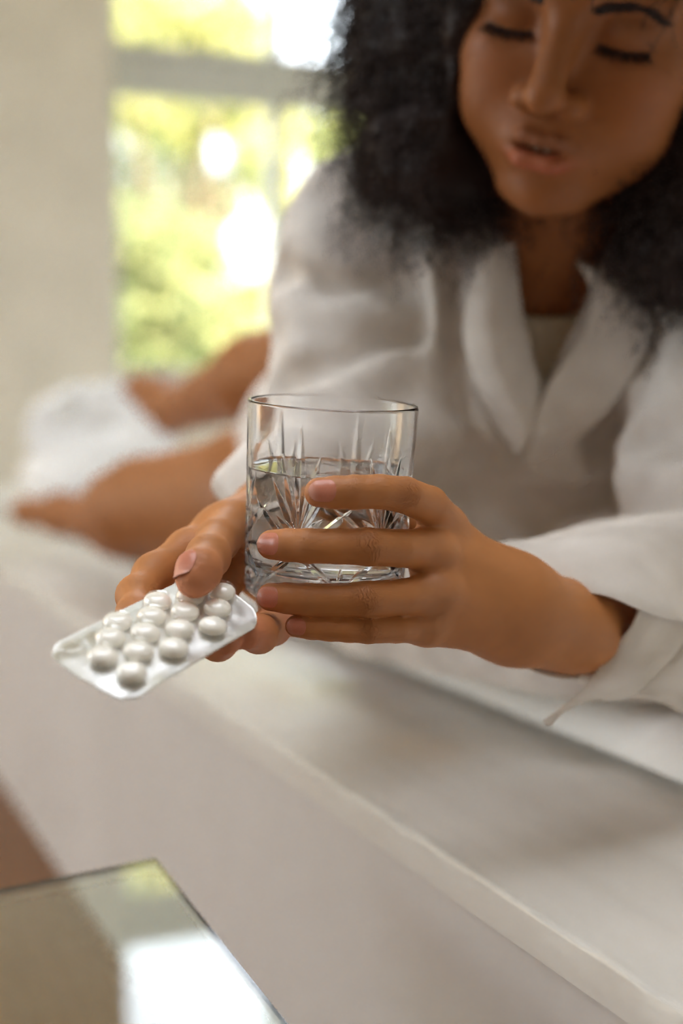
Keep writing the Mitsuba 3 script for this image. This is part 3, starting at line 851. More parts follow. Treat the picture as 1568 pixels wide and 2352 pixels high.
def f_face(q):
    """The head in its own millimetres."""
    q = warp(q)
    d = s_ell(q, (0, -8, 32), (73, 92, 90))
    d = smin(d, s_ell(q, (0, 30, -28), (60, 58, 82)), 25)
    for s in (-1, 1):
        d = smin(d, s_cone(q, (s * 50, 8, -60), (s * 15, 68, -101), 18, 14), 18)
        d = smin(d, s_ball(q, (s * 40, 62, -26), 22), 22)
        d = smin(d, s_ball(q, (s * 34, 58, -58), 24), 22)
        d = smin(d, s_cone(q, (s * 10, 89, 13), (s * 46, 70, 13), 8, 9), 14)
    d = smin(d, s_ball(q, (0, 76, -104), 15), 14)
    d = smin(d, s_ell(q, (0, 72, -70), (32, 24, 28)), 14)
    for s in (-1, 1):
        d = smax(d, -s_ball(q, (s * 31, 101, -3), 17), 12)
        d = smin(d, s_ell(q, (s * 31, 73, -3), (16.5, 14.5, 13.5)), 4)
        d = smax(d, -s_cone(q, (s * 20, 92, -9.5), (s * 44, 83, -9.5), 1.1, 1.1), 3)       # lid line
        d = smax(d, -s_cone(q, (s * 19, 93, 8), (s * 45, 84, 7), 1.6, 1.4), 5)             # lid crease
    d = smin(d, s_cone(q, (0, 85, 10), (0, 105, -35), 7.5, 10), 11)
    d = smin(d, s_ball(q, (0, 108.5, -39), 9.6), 5)
    for s in (-1, 1):
        d = smin(d, s_ell(q, (s * 14, 96, -43), (7.5, 10, 7.5)), 5)
        d = smax(d, -s_ell(q, (s * 7, 102, -50.5), (3.6, 5, 3)), 2.5)
        d = smax(d, -s_cone(q, (s * 1.0, 100.5, -56), (s * 1.0, 100.5, -62), 1.2, 1.2), 5)
    d = smin(d, s_chain(q, np.array([(-24, 85, -72.5), (-9, 96, -65.5), (0, 97, -66.5), (9, 96, -65.5), (24, 85, -72.5)], float), [2.4, 4.2, 3.9, 4.2, 2.4], 4), 4)
    d = smin(d, s_chain(q, np.array([(-21, 86, -76), (-8, 95.5, -81.5), (8, 95.5, -81.5), (21, 86, -76)], float), [3, 6.6, 6.6, 3], 4), 4)
    d = smax(d, -s_ell(q, (0, 100, -73.0), (17, 15, 2.2)), 1.6)
    d = smax(d, -s_cone(q, (-20, 96, -90), (20, 96, -90), 3, 3), 10)
    for s in (-1, 1):
        d = smin(d, s_ell(q, (s * 75, -12, -12), (7, 18, 30)), 5)
    return d


NECK0, NOTCH = hw(0, -12, -75), P(1225, 690, .935)


def robe_base(p):
    """The robe's outside before folds: shoulders, chest, hips, sleeves and skirt."""
    d = s_cone(p, P(865, 545, 1.06), P(1540, 720, 1.0), 0.060, 0.060)
    d = smin(d, s_ell(p, P(1190, 865, 1.05), (0.128, 0.104, 0.165)), 0.05)
    d = smin(d, s_cone(p, P(1150, 920, 1.09), P(1010, 1240, 1.25), 0.108, 0.150), 0.06)
    sl = s_chain(p, PP([(852, 520, 1.05), (792, 690, 1.04), (812, 940, 1.00), (880, 1080, .98)]), [0.058, 0.051, 0.055, 0.058], 0.03)
    d = smin(d, sl, 0.012)
    d = smin(d, s_chain(p, PP([(880, 1080, .98), (740, 1112, .90), (690, 1130, .865)]), [0.056, 0.046, 0.042], 0.02), 0.012)
    arm = s_chain(p, PP([(1590, 760, .98), (1660, 1000, .93), (1680, 1250, .90), (1700, 1420, .90)]), [0.062, 0.064, 0.066, 0.055], 0.03)
    d = smin(d, arm, 0.008)
    d = smin(d, s_cone(p, P(1000, 1360, 1.12), P(1400, 1440, .985), 0.088, 0.082), 0.006)
    # skirt over the hips, its hem across the upper legs
    d = smin(d, s_chain(p, PP([(1000, 1180, 1.26), (800, 1060, 1.40)]), [0.15, 0.115], 0.03), 0.04)
    return d


def f_trunk(p):
    d = s_cone(p, P(900, 580, 1.07), P(1500, 740, 1.01), 0.040, 0.040)
    d = smin(d, s_ell(p, P(1190, 870, 1.065), (0.105, 0.075, 0.13)), 0.04)
    d = smin(d, s_cone(p, P(1150, 900, 1.09), P(1010, 1230, 1.25), 0.08, 0.12), 0.05)
    d = np.maximum(d, robe_base(p) + 0.026)
    d = smin(d, s_cone(p, NECK0, P(1240, 600, 1.0), 0.054, 0.045), 0.03)
    # near leg (her right): hip, knee, ankle, toes
    d = smin(d, s_chain(p, PP([(960, 1190, 1.26), (600, 1150, 1.42), (340, 1165, 1.60)]), [0.085, 0.070, 0.056], 0.03), 0.05)
    d = smin(d, s_chain(p, PP([(330, 1172, 1.61), (285, 1180, 1.76), (215, 1185, 1.97)]), [0.056, 0.050, 0.030], 0.03), 0.02)
    d = smin(d, s_chain(p, PP([(215, 1190, 1.97), (140, 1180, 2.07), (60, 1176, 2.16), (38, 1176, 2.19)]), [0.031, 0.028, 0.018, 0.012], 0.02), 0.02)
    # far leg (her left)
    d = smin(d, s_chain(p, PP([(960, 1130, 1.30), (820, 900, 1.55), (700, 830, 1.66)]), [0.085, 0.066, 0.054], 0.03), 0.05)
    d = smin(d, s_chain(p, PP([(700, 830, 1.66), (590, 868, 1.78), (400, 945, 2.06)]), [0.053, 0.052, 0.030], 0.03), 0.02)
    d = smin(d, s_chain(p, PP([(400, 945, 2.06), (365, 915, 2.15), (325, 893, 2.26), (300, 890, 2.30)]), [0.031, 0.030, 0.022, 0.014], 0.02), 0.02)
    return d


def f_body(p):
    q = (p - HC.astype(np.float32)) @ (HM.T.astype(np.float32)) * np.float32(1000 / HS)
    return smin(f_face(q) * (HS / 1000), f_trunk(p), 0.018)


hand_l = mesh_sdf(f_lhand, np.min(PP([(560, 1040, .6), (560, 1040, .8), (1600, 1620, .6), (1600, 1620, .8), (560, 1620, .62), (1600, 1040, .62)]), 0) - .01,
                  np.max(PP([(560, 1040, .6), (560, 1040, .8), (1600, 1620, .6), (1600, 1620, .8), (560, 1620, .62), (1600, 1040, .8)]), 0) + .03, 0.0011)
rp = np.vstack([c.p for c in list(R_fingers.values()) + R_palm + [R_thumb, R_arm]])
hand_r = mesh_sdf(f_rhand, rp.min(0) - .035, rp.max(0) + .035, 0.0016)
hb = np.array([hw(x, y, z) for x in (-95, 95) for y in (-110, 125) for z in (-130, 130)])
legs = np.vstack([PP([(960, 1190, 1.26), (340, 1165, 1.6), (38, 1176, 2.19), (300, 890, 2.3), (700, 830, 1.66), (1520, 720, 1.0), (1000, 1230, 1.3)]), hb])
trunk = mesh_sdf(f_body, legs.min(0) - .16, legs.max(0) + .16, 0.0058)


def f_head_only(p):
    q = (p - HC.astype(np.float32)) @ (HM.T.astype(np.float32)) * np.float32(1000 / HS)
    d = smin(f_face(q) * (HS / 1000), f_trunk(p), 0.018)
    return np.maximum(d, -(q[:, 2] + 112) * (HS / 1000))


head = mesh_sdf(f_head_only, hb.min(0) - .02, hb.max(0) + .02, 0.0021)
# the head comes from its own finer grid: take it out of the coarse one
tq = (trunk[0] - HC) @ HM.T * (1000 / HS)
keep = (tq[:, 2] < -108) | (np.linalg.norm(tq, axis=1) > 190)
tf = trunk[1][keep[trunk[1]].any(1)]

# ---------------------------------------------------------------- skin colours
SKIN, DEEP, PALE, RED = np.array([0.43, 0.172, 0.058]), np.array([0.20, 0.080, 0.036]), np.array([0.52, 0.26, 0.145]), np.array([0.42, 0.15, 0.085])


def mixc(c, t, w):
    return c + (np.asarray(t) - c) * np.clip(w, 0, 1)[:, None]


def near(v, c, r):
    return np.exp(-((v - c) ** 2).sum(1) / r ** 2)


def tone(v, seed=3):
    n = meshkit.fbm(v * 55, 3, seed)
    c = np.tile(SKIN, (len(v), 1)) * (0.88 + 0.24 * n)[:, None]
    return c


lv = hand_l[0]; lc = tone(lv)
for n, c in L_fingers.items():
    lc = mixc(lc, DEEP * 1.3 * [1.15, 1, .9], 0.35 * near(lv, c.p[2] - CF * c.r[2], 0.0075))
    lc = mixc(lc, DEEP * 1.5, 0.25 * near(lv, c.p[4] - CF * c.r[4], 0.005))
    lc = mixc(lc, RED * 1.15, 0.35 * near(lv, c.p[6], 0.010))
    lc = mixc(lc, PALE * 0.9, 0.4 * near(lv, c.p[0] - CF * 0.012, 0.009))
rv = hand_r[0]; rc = tone(rv, 5)
for c in list(R_fingers.values()) + [R_thumb]:
    rc = mixc(rc, RED * 1.25, 0.75 * near(rv, c.p[-1], 0.013))
rc = mixc(rc, DEEP * 1.1, 0.5 * near(rv, R_thumb.p[3] - CF * 0.008, 0.008))
hv = head[0]; hq = (hv - HC) @ HM.T * (1000 / HS); hc = tone(hv, 8) * np.array([0.66, 0.59, 0.56])  # head skin darkened: the shade on the face is put into its colour
wq = warp(hq)
up_lip = s_chain(wq, np.array([(-24, 85, -72.5), (-9, 96, -65.5), (0, 97, -66.5), (9, 96, -65.5), (24, 85, -72.5)], float), [2.4, 4.2, 3.9, 4.2, 2.4], 4)
lo_lip = s_chain(wq, np.array([(-21, 86, -76), (-8, 95.5, -81.5), (8, 95.5, -81.5), (21, 86, -76)], float), [3, 6.6, 6.6, 3], 4)
hc = mixc(hc, (0.20, 0.075, 0.045), 0.85 * np.exp(-np.maximum(up_lip + 0.8, 0) / 1.2))
hc = mixc(hc, (0.40, 0.105, 0.06), 0.9 * np.exp(-np.maximum(lo_lip + 0.8, 0) / 1.2) * (wq[:, 2] < -73))
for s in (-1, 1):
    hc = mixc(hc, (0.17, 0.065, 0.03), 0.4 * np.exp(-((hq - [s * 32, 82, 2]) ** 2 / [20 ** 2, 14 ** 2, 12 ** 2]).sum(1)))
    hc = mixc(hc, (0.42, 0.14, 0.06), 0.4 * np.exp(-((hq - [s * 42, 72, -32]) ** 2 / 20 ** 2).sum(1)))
tc_ = tone(trunk[0], 9) * np.array([0.70, 0.66, 0.64])  # trunk skin darkened too, with the shade on neck and chest in its colour
hand_l[0][:, 2] = np.maximum(hand_l[0][:, 2], Z_MAT + 0.0085)
trunk[0][:, 2] = np.maximum(trunk[0][:, 2], Z_MAT + 0.006)
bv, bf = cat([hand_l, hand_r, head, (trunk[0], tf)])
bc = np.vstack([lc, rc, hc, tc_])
used = np.unique(bf); remap = -np.ones(len(bv), int); remap[used] = np.arange(len(used))
bv, bc, bf = bv[used], bc[used], remap[bf]

KN = [(c.p[2] - CF * c.r[2] * 0.8, unit(c.p[4] - c.p[0]), 0.0082, 1.25) for c in L_fingers.values()] + [(c.p[4] - CF * c.r[4] * 0.8, unit(c.p[5] - c.p[3]), 0.0042, 0.55) for c in L_fingers.values()]


def skin_relief(p, n, uv):
    h = 0.35 * mikit.noise(p.x * 1300, p.y * 1300, p.z * 1300)
    wob = mikit.noise(p.x * 480, p.y * 480, p.z * 480)
    h += 0.5 * wob
    for c, a, r, amp in KN:
        dx, dy, dz = p.x - float(c[0]), p.y - float(c[1]), p.z - float(c[2])
        along = dx * float(a[0]) + dy * float(a[1]) + dz * float(a[2])
        w = dr.exp(-(dx * dx + dy * dy + dz * dz) / (r * r))
        line = dr.sin(along * (2 * math.pi / 0.0017) + (wob - 0.5) * 9.0)
        h -= amp * w * mikit.smoothstep(0.35, 1.0, line) * 1.3
    return h


scene["m_skin"] = {"type": "bumpmap", "tex": mikit.proc(skin_relief, 1.2e-4), "scale": 0.0003,
                   "bsdf": {"type": "principled", "base_color": {"type": "mesh_attribute", "name": "vertex_color"}, "roughness": 0.5, "specular": 0.34, "sheen": 0.15, "sheen_tint": 0.6}}
tag("person", "woman with dark curly hair in a white linen robe, holding a tumbler and pills", "person")
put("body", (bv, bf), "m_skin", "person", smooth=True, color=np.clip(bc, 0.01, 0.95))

# ---------------------------------------------------------------- nails
scene["m_nail"] = {"type": "principled", "base_color": mikit.proc(lambda p, n, uv: mikit.mix((0.50, 0.165, 0.10), (0.58, 0.27, 0.20), mikit.smoothstep(0.55, 0.95, uv.y) + 0.25 * mikit.noise(p.x * 2500, p.y * 2500, p.z * 2500))), "roughness": 0.3, "specular": 0.5, "clearcoat": 0.5, "clearcoat_gloss": 0.85}


def nail(f, c, axis, normal, l0, l1, half, spread, name="fingernail"):
    """A nail plate pressed on the surface f: from l0 to l1 along the finger, spread degrees to both sides."""
    axis = unit(axis); nrm = unit(normal - axis * (normal @ axis)); b = np.cross(axis, nrm)
    m, n = 26, 22
    S, Tt = np.meshgrid(np.linspace(-1, 1, m), np.linspace(0, 1, n), indexing="ij")
    wid = np.sqrt(np.clip(1 - (1 - np.clip(Tt / 0.5, 0, 1)) ** 2.6, 0, 1)) * np.sqrt(np.clip(1 - (1 - np.clip((1 - Tt) / 0.45, 0, 1)) ** 2.4, 0, 1))
    wid = np.maximum(wid, 0.02)
    ang = np.radians(spread) * S * wid
    base = c + axis * (l0 + (l1 - l0) * Tt)[..., None]
    d = nrm * np.cos(ang)[..., None] + b * np.sin(ang)[..., None]
    lo, hi = np.zeros(S.size), np.full(S.size, 0.016)
    B0, D0 = base.reshape(-1, 3), d.reshape(-1, 3)
    for _ in range(16):
        mid = (lo + hi) / 2
        ins = f((B0 + D0 * mid[:, None]).astype(np.float32)) < 0
        lo, hi = np.where(ins, mid, lo), np.where(ins, hi, mid)
    r0 = hi.reshape(S.shape)
    r_mid = r0[:, n // 3:n // 2].mean()
    r = np.maximum(r0, r_mid * (0.77 + 0.05 * np.cos(ang))) - 0.00015 + 0.00035 * np.clip(Tt / 0.22, 0, 1) + 0.0002 * wid * (1 - S ** 4)
    G = base + d * r[..., None]
    du, dv = np.gradient(G, axis=0), np.gradient(G, axis=1)
    N = np.cross(du, dv); N /= np.linalg.norm(N, axis=-1, keepdims=True) + 1e-15
    if (N * d).sum() < 0: N = -N; G = G[::-1]; N = N[::-1]
    v, fc = shell_grid(G, N, 0.0003)
    tm = trimesh.Trimesh(v, fc, process=False)
    uv = np.vstack([np.stack([S, Tt], -1).reshape(-1, 2)] * 2)
    k = put(name, tm, "m_nail", "person", smooth=True, uv=uv)
    tag(k, "glossy pink nail")


for n, c in L_fingers.items():
    s = c.r[6] / 0.0067
    nrm = {"index": cam((-0.05, -0.12, -1)), "middle": cam((-0.18, -0.10, -1)), "ring": cam((-0.18, -0.05, -1)), "pinky": cam((-0.08, -0.02, -1))}[n]
    nail(f_lhand, c.p[6], c.p[6] - c.p[5], nrm, -0.0085 * s, 0.0042 * s, 0.005, 43)
nail(f_rhand, R_thumb.p[5], R_thumb.p[5] - R_thumb.p[4], cam((-0.75, -0.55, -0.5)), -0.009, 0.0055, 0.006, 46)

# ---------------------------------------------------------------- robe
def linen(p, n, uv):
    return mikit.mix((0.60, 0.55, 0.505), (0.70, 0.65, 0.605), mikit.noise(p.x * 70, p.y * 70, p.z * 70))


scene["m_linen"] = two({"type": "bumpmap", "tex": mikit.proc(lambda p, n, uv: 0.5 * mikit.noise(p.x * 1500, p.y * 1500, p.z * 260) + 0.5 * mikit.noise(p.x * 300, p.y * 300, p.z * 1500), 2e-4), "scale": 0.00025,
                        "bsdf": {"type": "principled", "base_color": mikit.proc(linen), "roughness": 0.85, "specular": 0.2, "sheen": 0.3}})
scene["m_camisole"] = two({"type": "principled", "base_color": rgb(0.50, 0.42, 0.32), "roughness": 0.7, "sheen": 0.3})


def hit(f, px, py, D0=0.7, D1=1.7, n=400):
    Ds = np.linspace(D0, D1, n)
    pts = np.array([P(px, py, D) for D in Ds]).astype(np.float32)
    v = f(pts)
    i = np.argmax(v < 0)
    return pts[i].astype(float) if (v < 0).any() else None


FOLDS = [  # (pixels along the fold, half-width m, height m; negative = crease)
    ([(700, 500), (770, 620), (900, 700)], .012, .007), ([(642, 625), (760, 655), (915, 668)], .010, -.008), ([(655, 700), (780, 730), (920, 720)], .013, .006),
    ([(648, 885), (790, 835), (925, 770)], .010, -.009), ([(680, 940), (820, 890), (930, 830)], .014, .008), ([(935, 590), (948, 660), (962, 770)], .011, -.014), ([(925, 655), (940, 668)], .013, -.014),
    ([(985, 590), (1005, 740), (980, 940)], .010, .010), ([(1030, 620), (1035, 760), (1040, 900), (1075, 1010)], .008, -.009), ([(960, 1085), (1050, 1060), (1120, 1040)], .010, -.010),
    ([(960, 1000), (1040, 1000), (1110, 990)], .016, .006), ([(1490, 770), (1455, 900), (1380, 1000)], .010, -.010), ([(1250, 960), (1300, 1040), (1330, 1100)], .012, .007), ([(1400, 1000), (1350, 1060), (1330, 1110)], .010, -.008),
    ([(740, 400), (700, 470), (672, 560)], .012, .006), ([(1470, 1000), (1520, 1010), (1567, 1040)], .010, -.008), ([(1440, 1100), (1500, 1080), (1567, 1090)], .014, .006), ([(720, 560), (690, 680), (690, 800)], .012, .006),
    ([(950, 1105), (1050, 1112), (1160, 1130), (1250, 1136), (1340, 1136), (1420, 1128)], .009, -.012), ([(1200, 1060), (1260, 1090), (1330, 1100)], .012, .006), ([(1000, 1180), (1080, 1190), (1160, 1230)], .012, .006), ([(1080, 1150), (1160, 1190), (1230, 1215)], .010, -.006)]
fold_pts = []
for pts, w, h in FOLDS:
    q = np.array(pts, float)
    t = np.linspace(0, 1, max(6, int(np.linalg.norm(np.diff(q, axis=0), axis=1).sum() / 25)))
    seg = np.linspace(0, 1, len(q))
    xy = np.stack([np.interp(t, seg, q[:, 0]), np.interp(t, seg, q[:, 1])], 1)
    hp = [hit(robe_base, *c) for c in xy]
    fold_pts.append(([c for c in hp if c is not None], w, h))
VO = P(1243, 915, .94)


def f_robe(p):
    d0 = robe_base(p)
    near_ = np.abs(d0) < 0.034
    d, pa = d0[near_], p[near_]
    for pts, w, h in fold_pts:
        if len(pts) < 2: continue
        e = None
        for a, b in zip(pts[:-1], pts[1:]):
            x = s_cone(pa, a, b, 0, 0)
            e = x if e is None else np.minimum(e, x)
        d = d - 2.2 * h * np.exp(-(e / w) ** 2).astype(np.float32)
    d = d + ((meshkit.fbm(pa * [26, 26, 14], 3, 11) - 0.5) * 0.011).astype(np.float32)
    d0[near_] = d
    d = d0
    # the open neck: a wedge along the chest's front
    r = p - VO.astype(np.float32)
    a, b, c = r @ CR.astype(np.float32), r @ CU.astype(np.float32), r @ CF.astype(np.float32)
    w = np.interp(b, [0, .04, .06, .11, .3], [0, .0125, .022, .034, .06])
    a0 = np.interp(b, [0, .06, .11, .3], [0, .009, .012, .012])
    wedge = np.maximum(np.maximum(np.abs(a - a0) - w, -b), c - 0.085)
    return smax(d, -wedge.astype(np.float32), 0.004)


rb = np.vstack([PP([(620, 350, 1.1), (620, 1300, 1.1), (1750, 600, .9), (1750, 1500, .9), (1000, 1240, 1.45), (1000, 1450, 1.15), (1300, 900, .85), (690, 1130, .86), (800, 1060, 1.5)])])
robe = mesh_sdf(f_robe, rb.min(0) - .13, rb.max(0) + .13, 0.0048)
robe[0][:, 2] = np.maximum(robe[0][:, 2], Z_MAT + 0.0075)
rob = [robe]
# near sleeve (her left forearm): upper cloth, turned-back cuff, lower cloth
rob.append(sheet([[(1108, 1262, .768), (1200, 1300, .748), (1292, 1350, .734), (1400, 1371, .722), (1462, 1398, .725), (1600, 1420, .765), (1760, 1470, .84)],
                  [(1112, 1259, .772), (1210, 1275, .772), (1310, 1300, .745), (1420, 1310, .742), (1490, 1325, .750), (1600, 1350, .79), (1760, 1380, .82)],
                  [(1118, 1256, .778), (1220, 1245, .792), (1320, 1228, .80), (1430, 1208, .80), (1500, 1210, .80), (1600, 1215, .81), (1760, 1230, .83)],
                  [(1122, 1255, .785), (1230, 1236, .815), (1330, 1212, .83), (1440, 1190, .84), (1510, 1180, .845), (1610, 1172, .85), (1770, 1160, .87)],
                  [(1130, 1262, .795), (1240, 1262, .84), (1340, 1250, .86), (1450, 1240, .88), (1520, 1240, .89), (1620, 1240, .90), (1780, 1240, .91)]],
                 90, 60, 0.0016, 0.0022, 32, 21))
rob.append(sheet([[(1300, 1500, .800), (1420, 1540, .79), (1500, 1590, .78), (1620, 1640, .80), (1790, 1700, .85)],
                  [(1290, 1545, .755), (1400, 1580, .755), (1480, 1600, .755), (1600, 1640, .78), (1780, 1690, .83)],
                  [(1330, 1552, .742), (1420, 1570, .742), (1490, 1580, .745), (1600, 1590, .765), (1780, 1640, .81)],
                  [(1440, 1500, .757), (1480, 1480, .765), (1540, 1470, .77), (1620, 1490, .78), (1780, 1540, .81)],
                  [(1462, 1402, .769), (1500, 1400, .775), (1560, 1400, .785), (1640, 1410, .80), (1780, 1430, .825)]],
                 60, 40, 0.0016, 0.002, 30, 23))
rob.append(sheet([[(1108, 1488, .741), (1170, 1515, .735), (1246, 1549, .734), (1304, 1559, .738), (1370, 1549, .748), (1440, 1560, .76)],
                  [(1118, 1486, .745), (1180, 1505, .742), (1260, 1528, .743), (1320, 1537, .748), (1390, 1535, .757), (1450, 1545, .77)],
                  [(1130, 1470, .762), (1200, 1480, .772), (1300, 1495, .785), (1380, 1505, .79), (1430, 1515, .795), (1480, 1530, .80)]], 60, 24, 0.0012, 0.0012, 45, 22))
flap = [[(1466, 1400, .728), (1440, 1450, .732), (1395, 1510, .738), (1340, 1580, .724), (1298, 1619, .716), (1249, 1655, .709)],
        [(1500, 1396, .737), (1470, 1465, .735), (1425, 1525, .737), (1362, 1588, .7245), (1308, 1624, .7165), (1254, 1664, .7095)],
        [(1560, 1396, .763), (1515, 1490, .748), (1460, 1552, .738), (1385, 1598, .727), (1318, 1620, .718), (1261, 1668, .710)],
        [(1615, 1405, .778), (1548, 1502, .758), (1488, 1568, .744), (1424, 1608, .732), (1328, 1606, .7195), (1268, 1661, .7105)]]
cuff1 = sheet(flap, 60, 40, 0.0014, 0.0010, 50, 24)
# far cuff (her right wrist)
ax = unit(P(625, 1195, .79) - P(860, 1080, .96))


def ring(c, r, squash, phase, down=0.0, n=40):
    x = unit(ax * (1 - down) - CU * down)
    a = unit(np.cross(x, CU + CR * 0.3)); b = np.cross(x, a)
    t = np.linspace(0, 2 * np.pi, n)
    w = 1 + 0.05 * np.sin(3 * t + phase) + 0.03 * np.sin(5 * t)
    return c + r * (np.cos(t) * w)[:, None] * a + r * squash * (np.sin(t) * w)[:, None] * b


cc = [P(622, 1166, .812), P(632, 1140, .822), P(672, 1112, .858), P(740, 1105, .90)]
cuff2 = sheet([ring(P(627, 1185, .800), .0235, .9, 0, .5), ring(cc[1], .0345, .9, .2, .5), ring(cc[2], .0385, .95, .5, .2), ring(cc[3], .040, 1, .9)], 80, 24, 0.0016, 0.001, 40, 25)
rv_, rf_ = cat(rob)
rv_[:, 2] = np.maximum(rv_[:, 2], Z_MAT + 0.0078)
put("robe", (rv_, rf_), "m_linen", "person", smooth=True); tag("person__robe", "white linen robe open at the neck")
k = put("cuff", cuff1, "m_linen", "person__robe", smooth=True); tag(k, "turned-back cuff of the near sleeve, hanging to a point")
k = put("cuff", cuff2, "m_linen", "person__robe", smooth=True)


def lap(cs, lift, seed):
    """Lapel sheet: its curves lie on the robe, the second edge lifted off by lift metres."""
    out = []
    for j, c in enumerate(cs):
        q = []
        for (x, y) in c:
            h0 = hit(robe_base, x, y)
            D = (h0 - EYE) @ CF if h0 is not None else 0.94
            q.append((x, y, D - lift[j]))
        D = np.array([w[2] for w in q]); D[1:-1] = (D[:-2] + D[1:-1] * 2 + D[2:]) / 4
        out.append([(x, y, d) for (x, y, _), d in zip(q, D)])
    return sheet(out, 60, 30, 0.0022, 0.0010, 40, seed)


lapL = lap([[(1178, 560), (1192, 690), (1213, 800), (1240, 912), (1222, 985), (1188, 1042)], [(1150, 566), (1130, 690), (1140, 800), (1178, 905), (1205, 975), (1187, 1041)], [(1120, 575), (1074, 690), (1069, 800), (1102, 905), (1140, 975), (1186, 1040)]], [.008, .024, .016], 31)
lapR = lap([[(1325, 600), (1352, 728), (1302, 820), (1247, 915), (1222, 985), (1196, 1050)], [(1365, 620), (1405, 745), (1350, 850), (1280, 950), (1240, 1010), (1204, 1055)], [(1420, 640), (1488, 770), (1425, 900), (1332, 1000), (1270, 1040), (1215, 1062)]], [.016, .020, .006], 32)
for m in (lapL, lapR):
    k = put("lapel", m, "m_linen", "person__robe", smooth=True)


def f_cami(p):
    d = np.abs(robe_base(p) + 0.020) - 0.0025
    r = p - VO.astype(np.float32)
    a, b = r @ CR.astype(np.float32), r @ CU.astype(np.float32)
    neckline = 0.058 + 6.0 * (a - 0.008) ** 2
    d = np.maximum(d, b - neckline.astype(np.float32))
    d = np.maximum(d, -(b + 0.12))
    d = np.maximum(d, np.abs(a) - 0.075)
    return np.maximum(d, r @ CF.astype(np.float32) - 0.07)


cami = mesh_sdf(f_cami, VO - [.2, .16, .15], VO + [.2, .16, .12], 0.004)
put("camisole", cami, "m_camisole", "person", smooth=True); tag("person__camisole", "taupe top showing in the neck of the robe")

# ---------------------------------------------------------------- brows, lashes, teeth
scene["m_hair"] = two({"type": "principled", "base_color": rgb(0.024, 0.014, 0.013), "roughness": 0.5, "specular": 0.3})
scene["m_tooth"] = {"type": "principled", "base_color": rgb(0.62, 0.56, 0.47), "roughness": 0.3, "specular": 0.5}
r_ = np.random.default_rng(12)


def face_surf(x, z, lift=0.3):
    """The face's point at local (x, z), lift mm off the skin."""
    ys = np.linspace(130, 40, 360)
    v = f_face(np.stack([np.full(360, x), ys, np.full(360, z)], 1).astype(np.float32))
    i = int(np.argmax(v < 0))
    return hw(x, ys[i] + lift, z)


for s in (-1, 1):
    hairs = []
    for i in range(150):
        t = r_.uniform(0, 1)
        x = s * (13 + 36 * t); z0 = 6.5 + 5 * math.sin(min(1, t * 1.25) * 2.2) - 5 * max(0, t - .7) / .3 + r_.normal(0, 1.5 * (1 - .6 * t))
        a = face_surf(x, z0, .2)
        x2 = x + s * r_.uniform(4, 8); z2 = z0 + r_.uniform(0.5, 3.5) * (1 - 1.4 * t)
        b = face_surf(x2, z2, .9)
        hairs.append(tube([a, (a + b) / 2 + hF * .0004, b], [.00042, .00036, .0001], 4))
    put("eyebrow", cat(hairs), "m_hair", "person", smooth=True)
    hairs = []
    for i in range(60):
        t = i / 59
        x = s * (19 + 26 * t)
        a = face_surf(x, -9.5 - 1.5 * math.sin(t * math.pi), .0)
        b = a + HS * .001 * (np.array([s * (-2 + 7 * t) + r_.normal(0, .6), 5.5 + r_.normal(0, .5), -5.0 + r_.normal(0, .5)]) @ HM)
        hairs.append(tube([a, (a + b) / 2 - hU * .0008, b], [.0004, .0003, .0001], 4))
    put("eyelashes", cat(hairs), "m_hair", "person", smooth=True)
for i in range(6):
    x = (i - 2.5) * 6.2
    m = trimesh.creation.icosphere(subdivisions=3, radius=1.0)
    m.vertices = np.array([hw(x + v[0] * 3.0, 88.5 - abs(i - 2.5) * 1.2 + v[1] * 2.2, -67.0 + v[2] * 3.4) for v in m.vertices])
    put("tooth", m, "m_tooth", "person", smooth=True)

# ---------------------------------------------------------------- hair: a dense heart and thousands of separate curls
LOBES = [(1240, 40, .965, .132), (1010, 110, .95, .073), (915, 200, .95, .046), (975, 335, .92, .054), (1070, 435, .90, .046), (1135, 515, .895, .026), (860, 420, .95, .026),
         (1560, 180, .93, .088), (1590, 420, .90, .066), (1520, 590, .885, .032), (1570, 660, .90, .030), (930, -40, .97, .05), (1085, 210, .865, .030), (1095, 60, .86, .036), (1100, 330, .875, .026), (1150, -40, .86, .035), (1540, 60, .85, .032)]


def f_hair(p, grow=0.0):
    d = None
    for x, y, D, r in LOBES:
        e = s_ball(p, P(x, y, D), r - grow)
        d = e if d is None else smin(d, e, 0.02)
    for x, y, z, r in ((0, 85, 112, .070), (-62, 72, 95, .058), (62, 72, 100, .060), (0, 20, 150, .07)):  # forward lobes over the forehead, added to shade the face
        d = smin(d, s_ball(p, hw(x, y, z), r - grow), 0.02)
    q = (p - HC.astype(np.float32)) @ (HM.T.astype(np.float32)) * np.float32(1000 / HS)
    face = s_ell(q, (15, 110, -70), (53, 90, 108)) * (HS / 1000)
    neck = s_cone(q, (4, 90, -90), (0, 90, -230), 36, 46) * (HS / 1000)
    return smax(smax(d, -face, 0.01), -neck, 0.01)


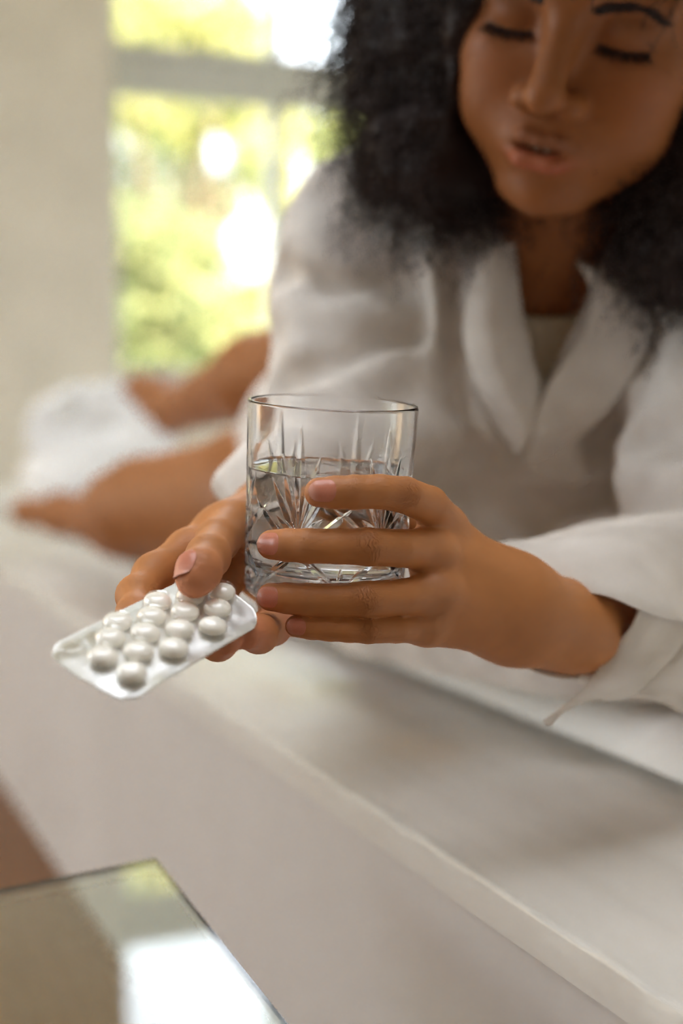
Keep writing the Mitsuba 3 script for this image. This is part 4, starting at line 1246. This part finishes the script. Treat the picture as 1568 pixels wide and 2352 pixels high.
hl = np.vstack([P(x, y, D) + r * s for x, y, D, r in LOBES for s in (-1, 1)])
core = mesh_sdf(lambda p: f_hair(p, 0.014) + ((meshkit.fbm(p * 60, 2, 4) - .5) * .014).astype(np.float32), np.minimum(hl.min(0), hw(0, 60, 120) - .12) - .03, np.maximum(hl.max(0), hw(0, 60, 120) + .12) + .03, 0.006)
ct = trimesh.Trimesh(*core, process=False)
NC = 7500
pts, fi = trimesh.sample.sample_surface(ct, NC, seed=5)
nr = ct.face_normals[fi]
dirv = nr * 0.9 + r_.normal(0, .45, (NC, 3)) + np.array([0, 0, -0.35]); dirv /= np.linalg.norm(dirv, axis=1, keepdims=True)
Ln = r_.uniform(.016, .042, NC) * np.where(r_.random(NC) < .1, 1.6, 1)
K = 20
t = np.linspace(0, 1, K)
side1 = np.cross(dirv, r_.normal(size=(NC, 3))); side1 /= np.linalg.norm(side1, axis=1, keepdims=True)
side2 = np.cross(dirv, side1)
turns = r_.uniform(1.5, 3.4, NC); hr = r_.uniform(.0022, .0052, NC); ph = r_.uniform(0, 6.28, NC)
ang = ph[:, None] + turns[:, None] * 2 * np.pi * t
gro = np.minimum(1, t * 4)[None]
drop = (t ** 2)[None] * (Ln * .35)[:, None]
C = (pts - nr * .004)[:, None] + dirv[:, None] * (Ln[:, None] * t)[..., None] + side1[:, None] * (hr[:, None] * np.cos(ang) * gro)[..., None] + side2[:, None] * (hr[:, None] * np.sin(ang) * gro)[..., None]
C[..., 2] -= drop
tip = (C[:, -1] - HC) @ HM.T * (1000 / HS)
okc = s_ell(tip.astype(np.float32), (17, 100, -48), (44, 90, 95)) > 0
C = C[okc]; NC = len(C)
rad = (r_.uniform(.00045, .00095, NC))[:, None] * (1 - .55 * t)[None]
tg = np.gradient(C, axis=1); tg /= np.linalg.norm(tg, axis=2, keepdims=True) + 1e-12
a_ = np.cross(tg, [.31, .22, .92]); a_ /= np.linalg.norm(a_, axis=2, keepdims=True) + 1e-12
b_ = np.cross(tg, a_)
V = np.stack([C + rad[..., None] * (math.cos(w) * a_ + math.sin(w) * b_) for w in (0, 2.094, 4.189)], 2).reshape(-1, 3)
i, j = np.meshgrid(np.arange(K - 1), np.arange(3), indexing="ij")
q1 = np.stack([i * 3 + j, i * 3 + (j + 1) % 3, (i + 1) * 3 + (j + 1) % 3, (i + 1) * 3 + j], -1).reshape(-1, 4)
Fq = (q1[None] + (np.arange(NC) * K * 3)[:, None, None]).reshape(-1, 4)
put("hair", cat([core, (V, Fq)]), "m_hair", "person", smooth=True); tag("person__hair", "voluminous dark curly hair", kind="stuff")
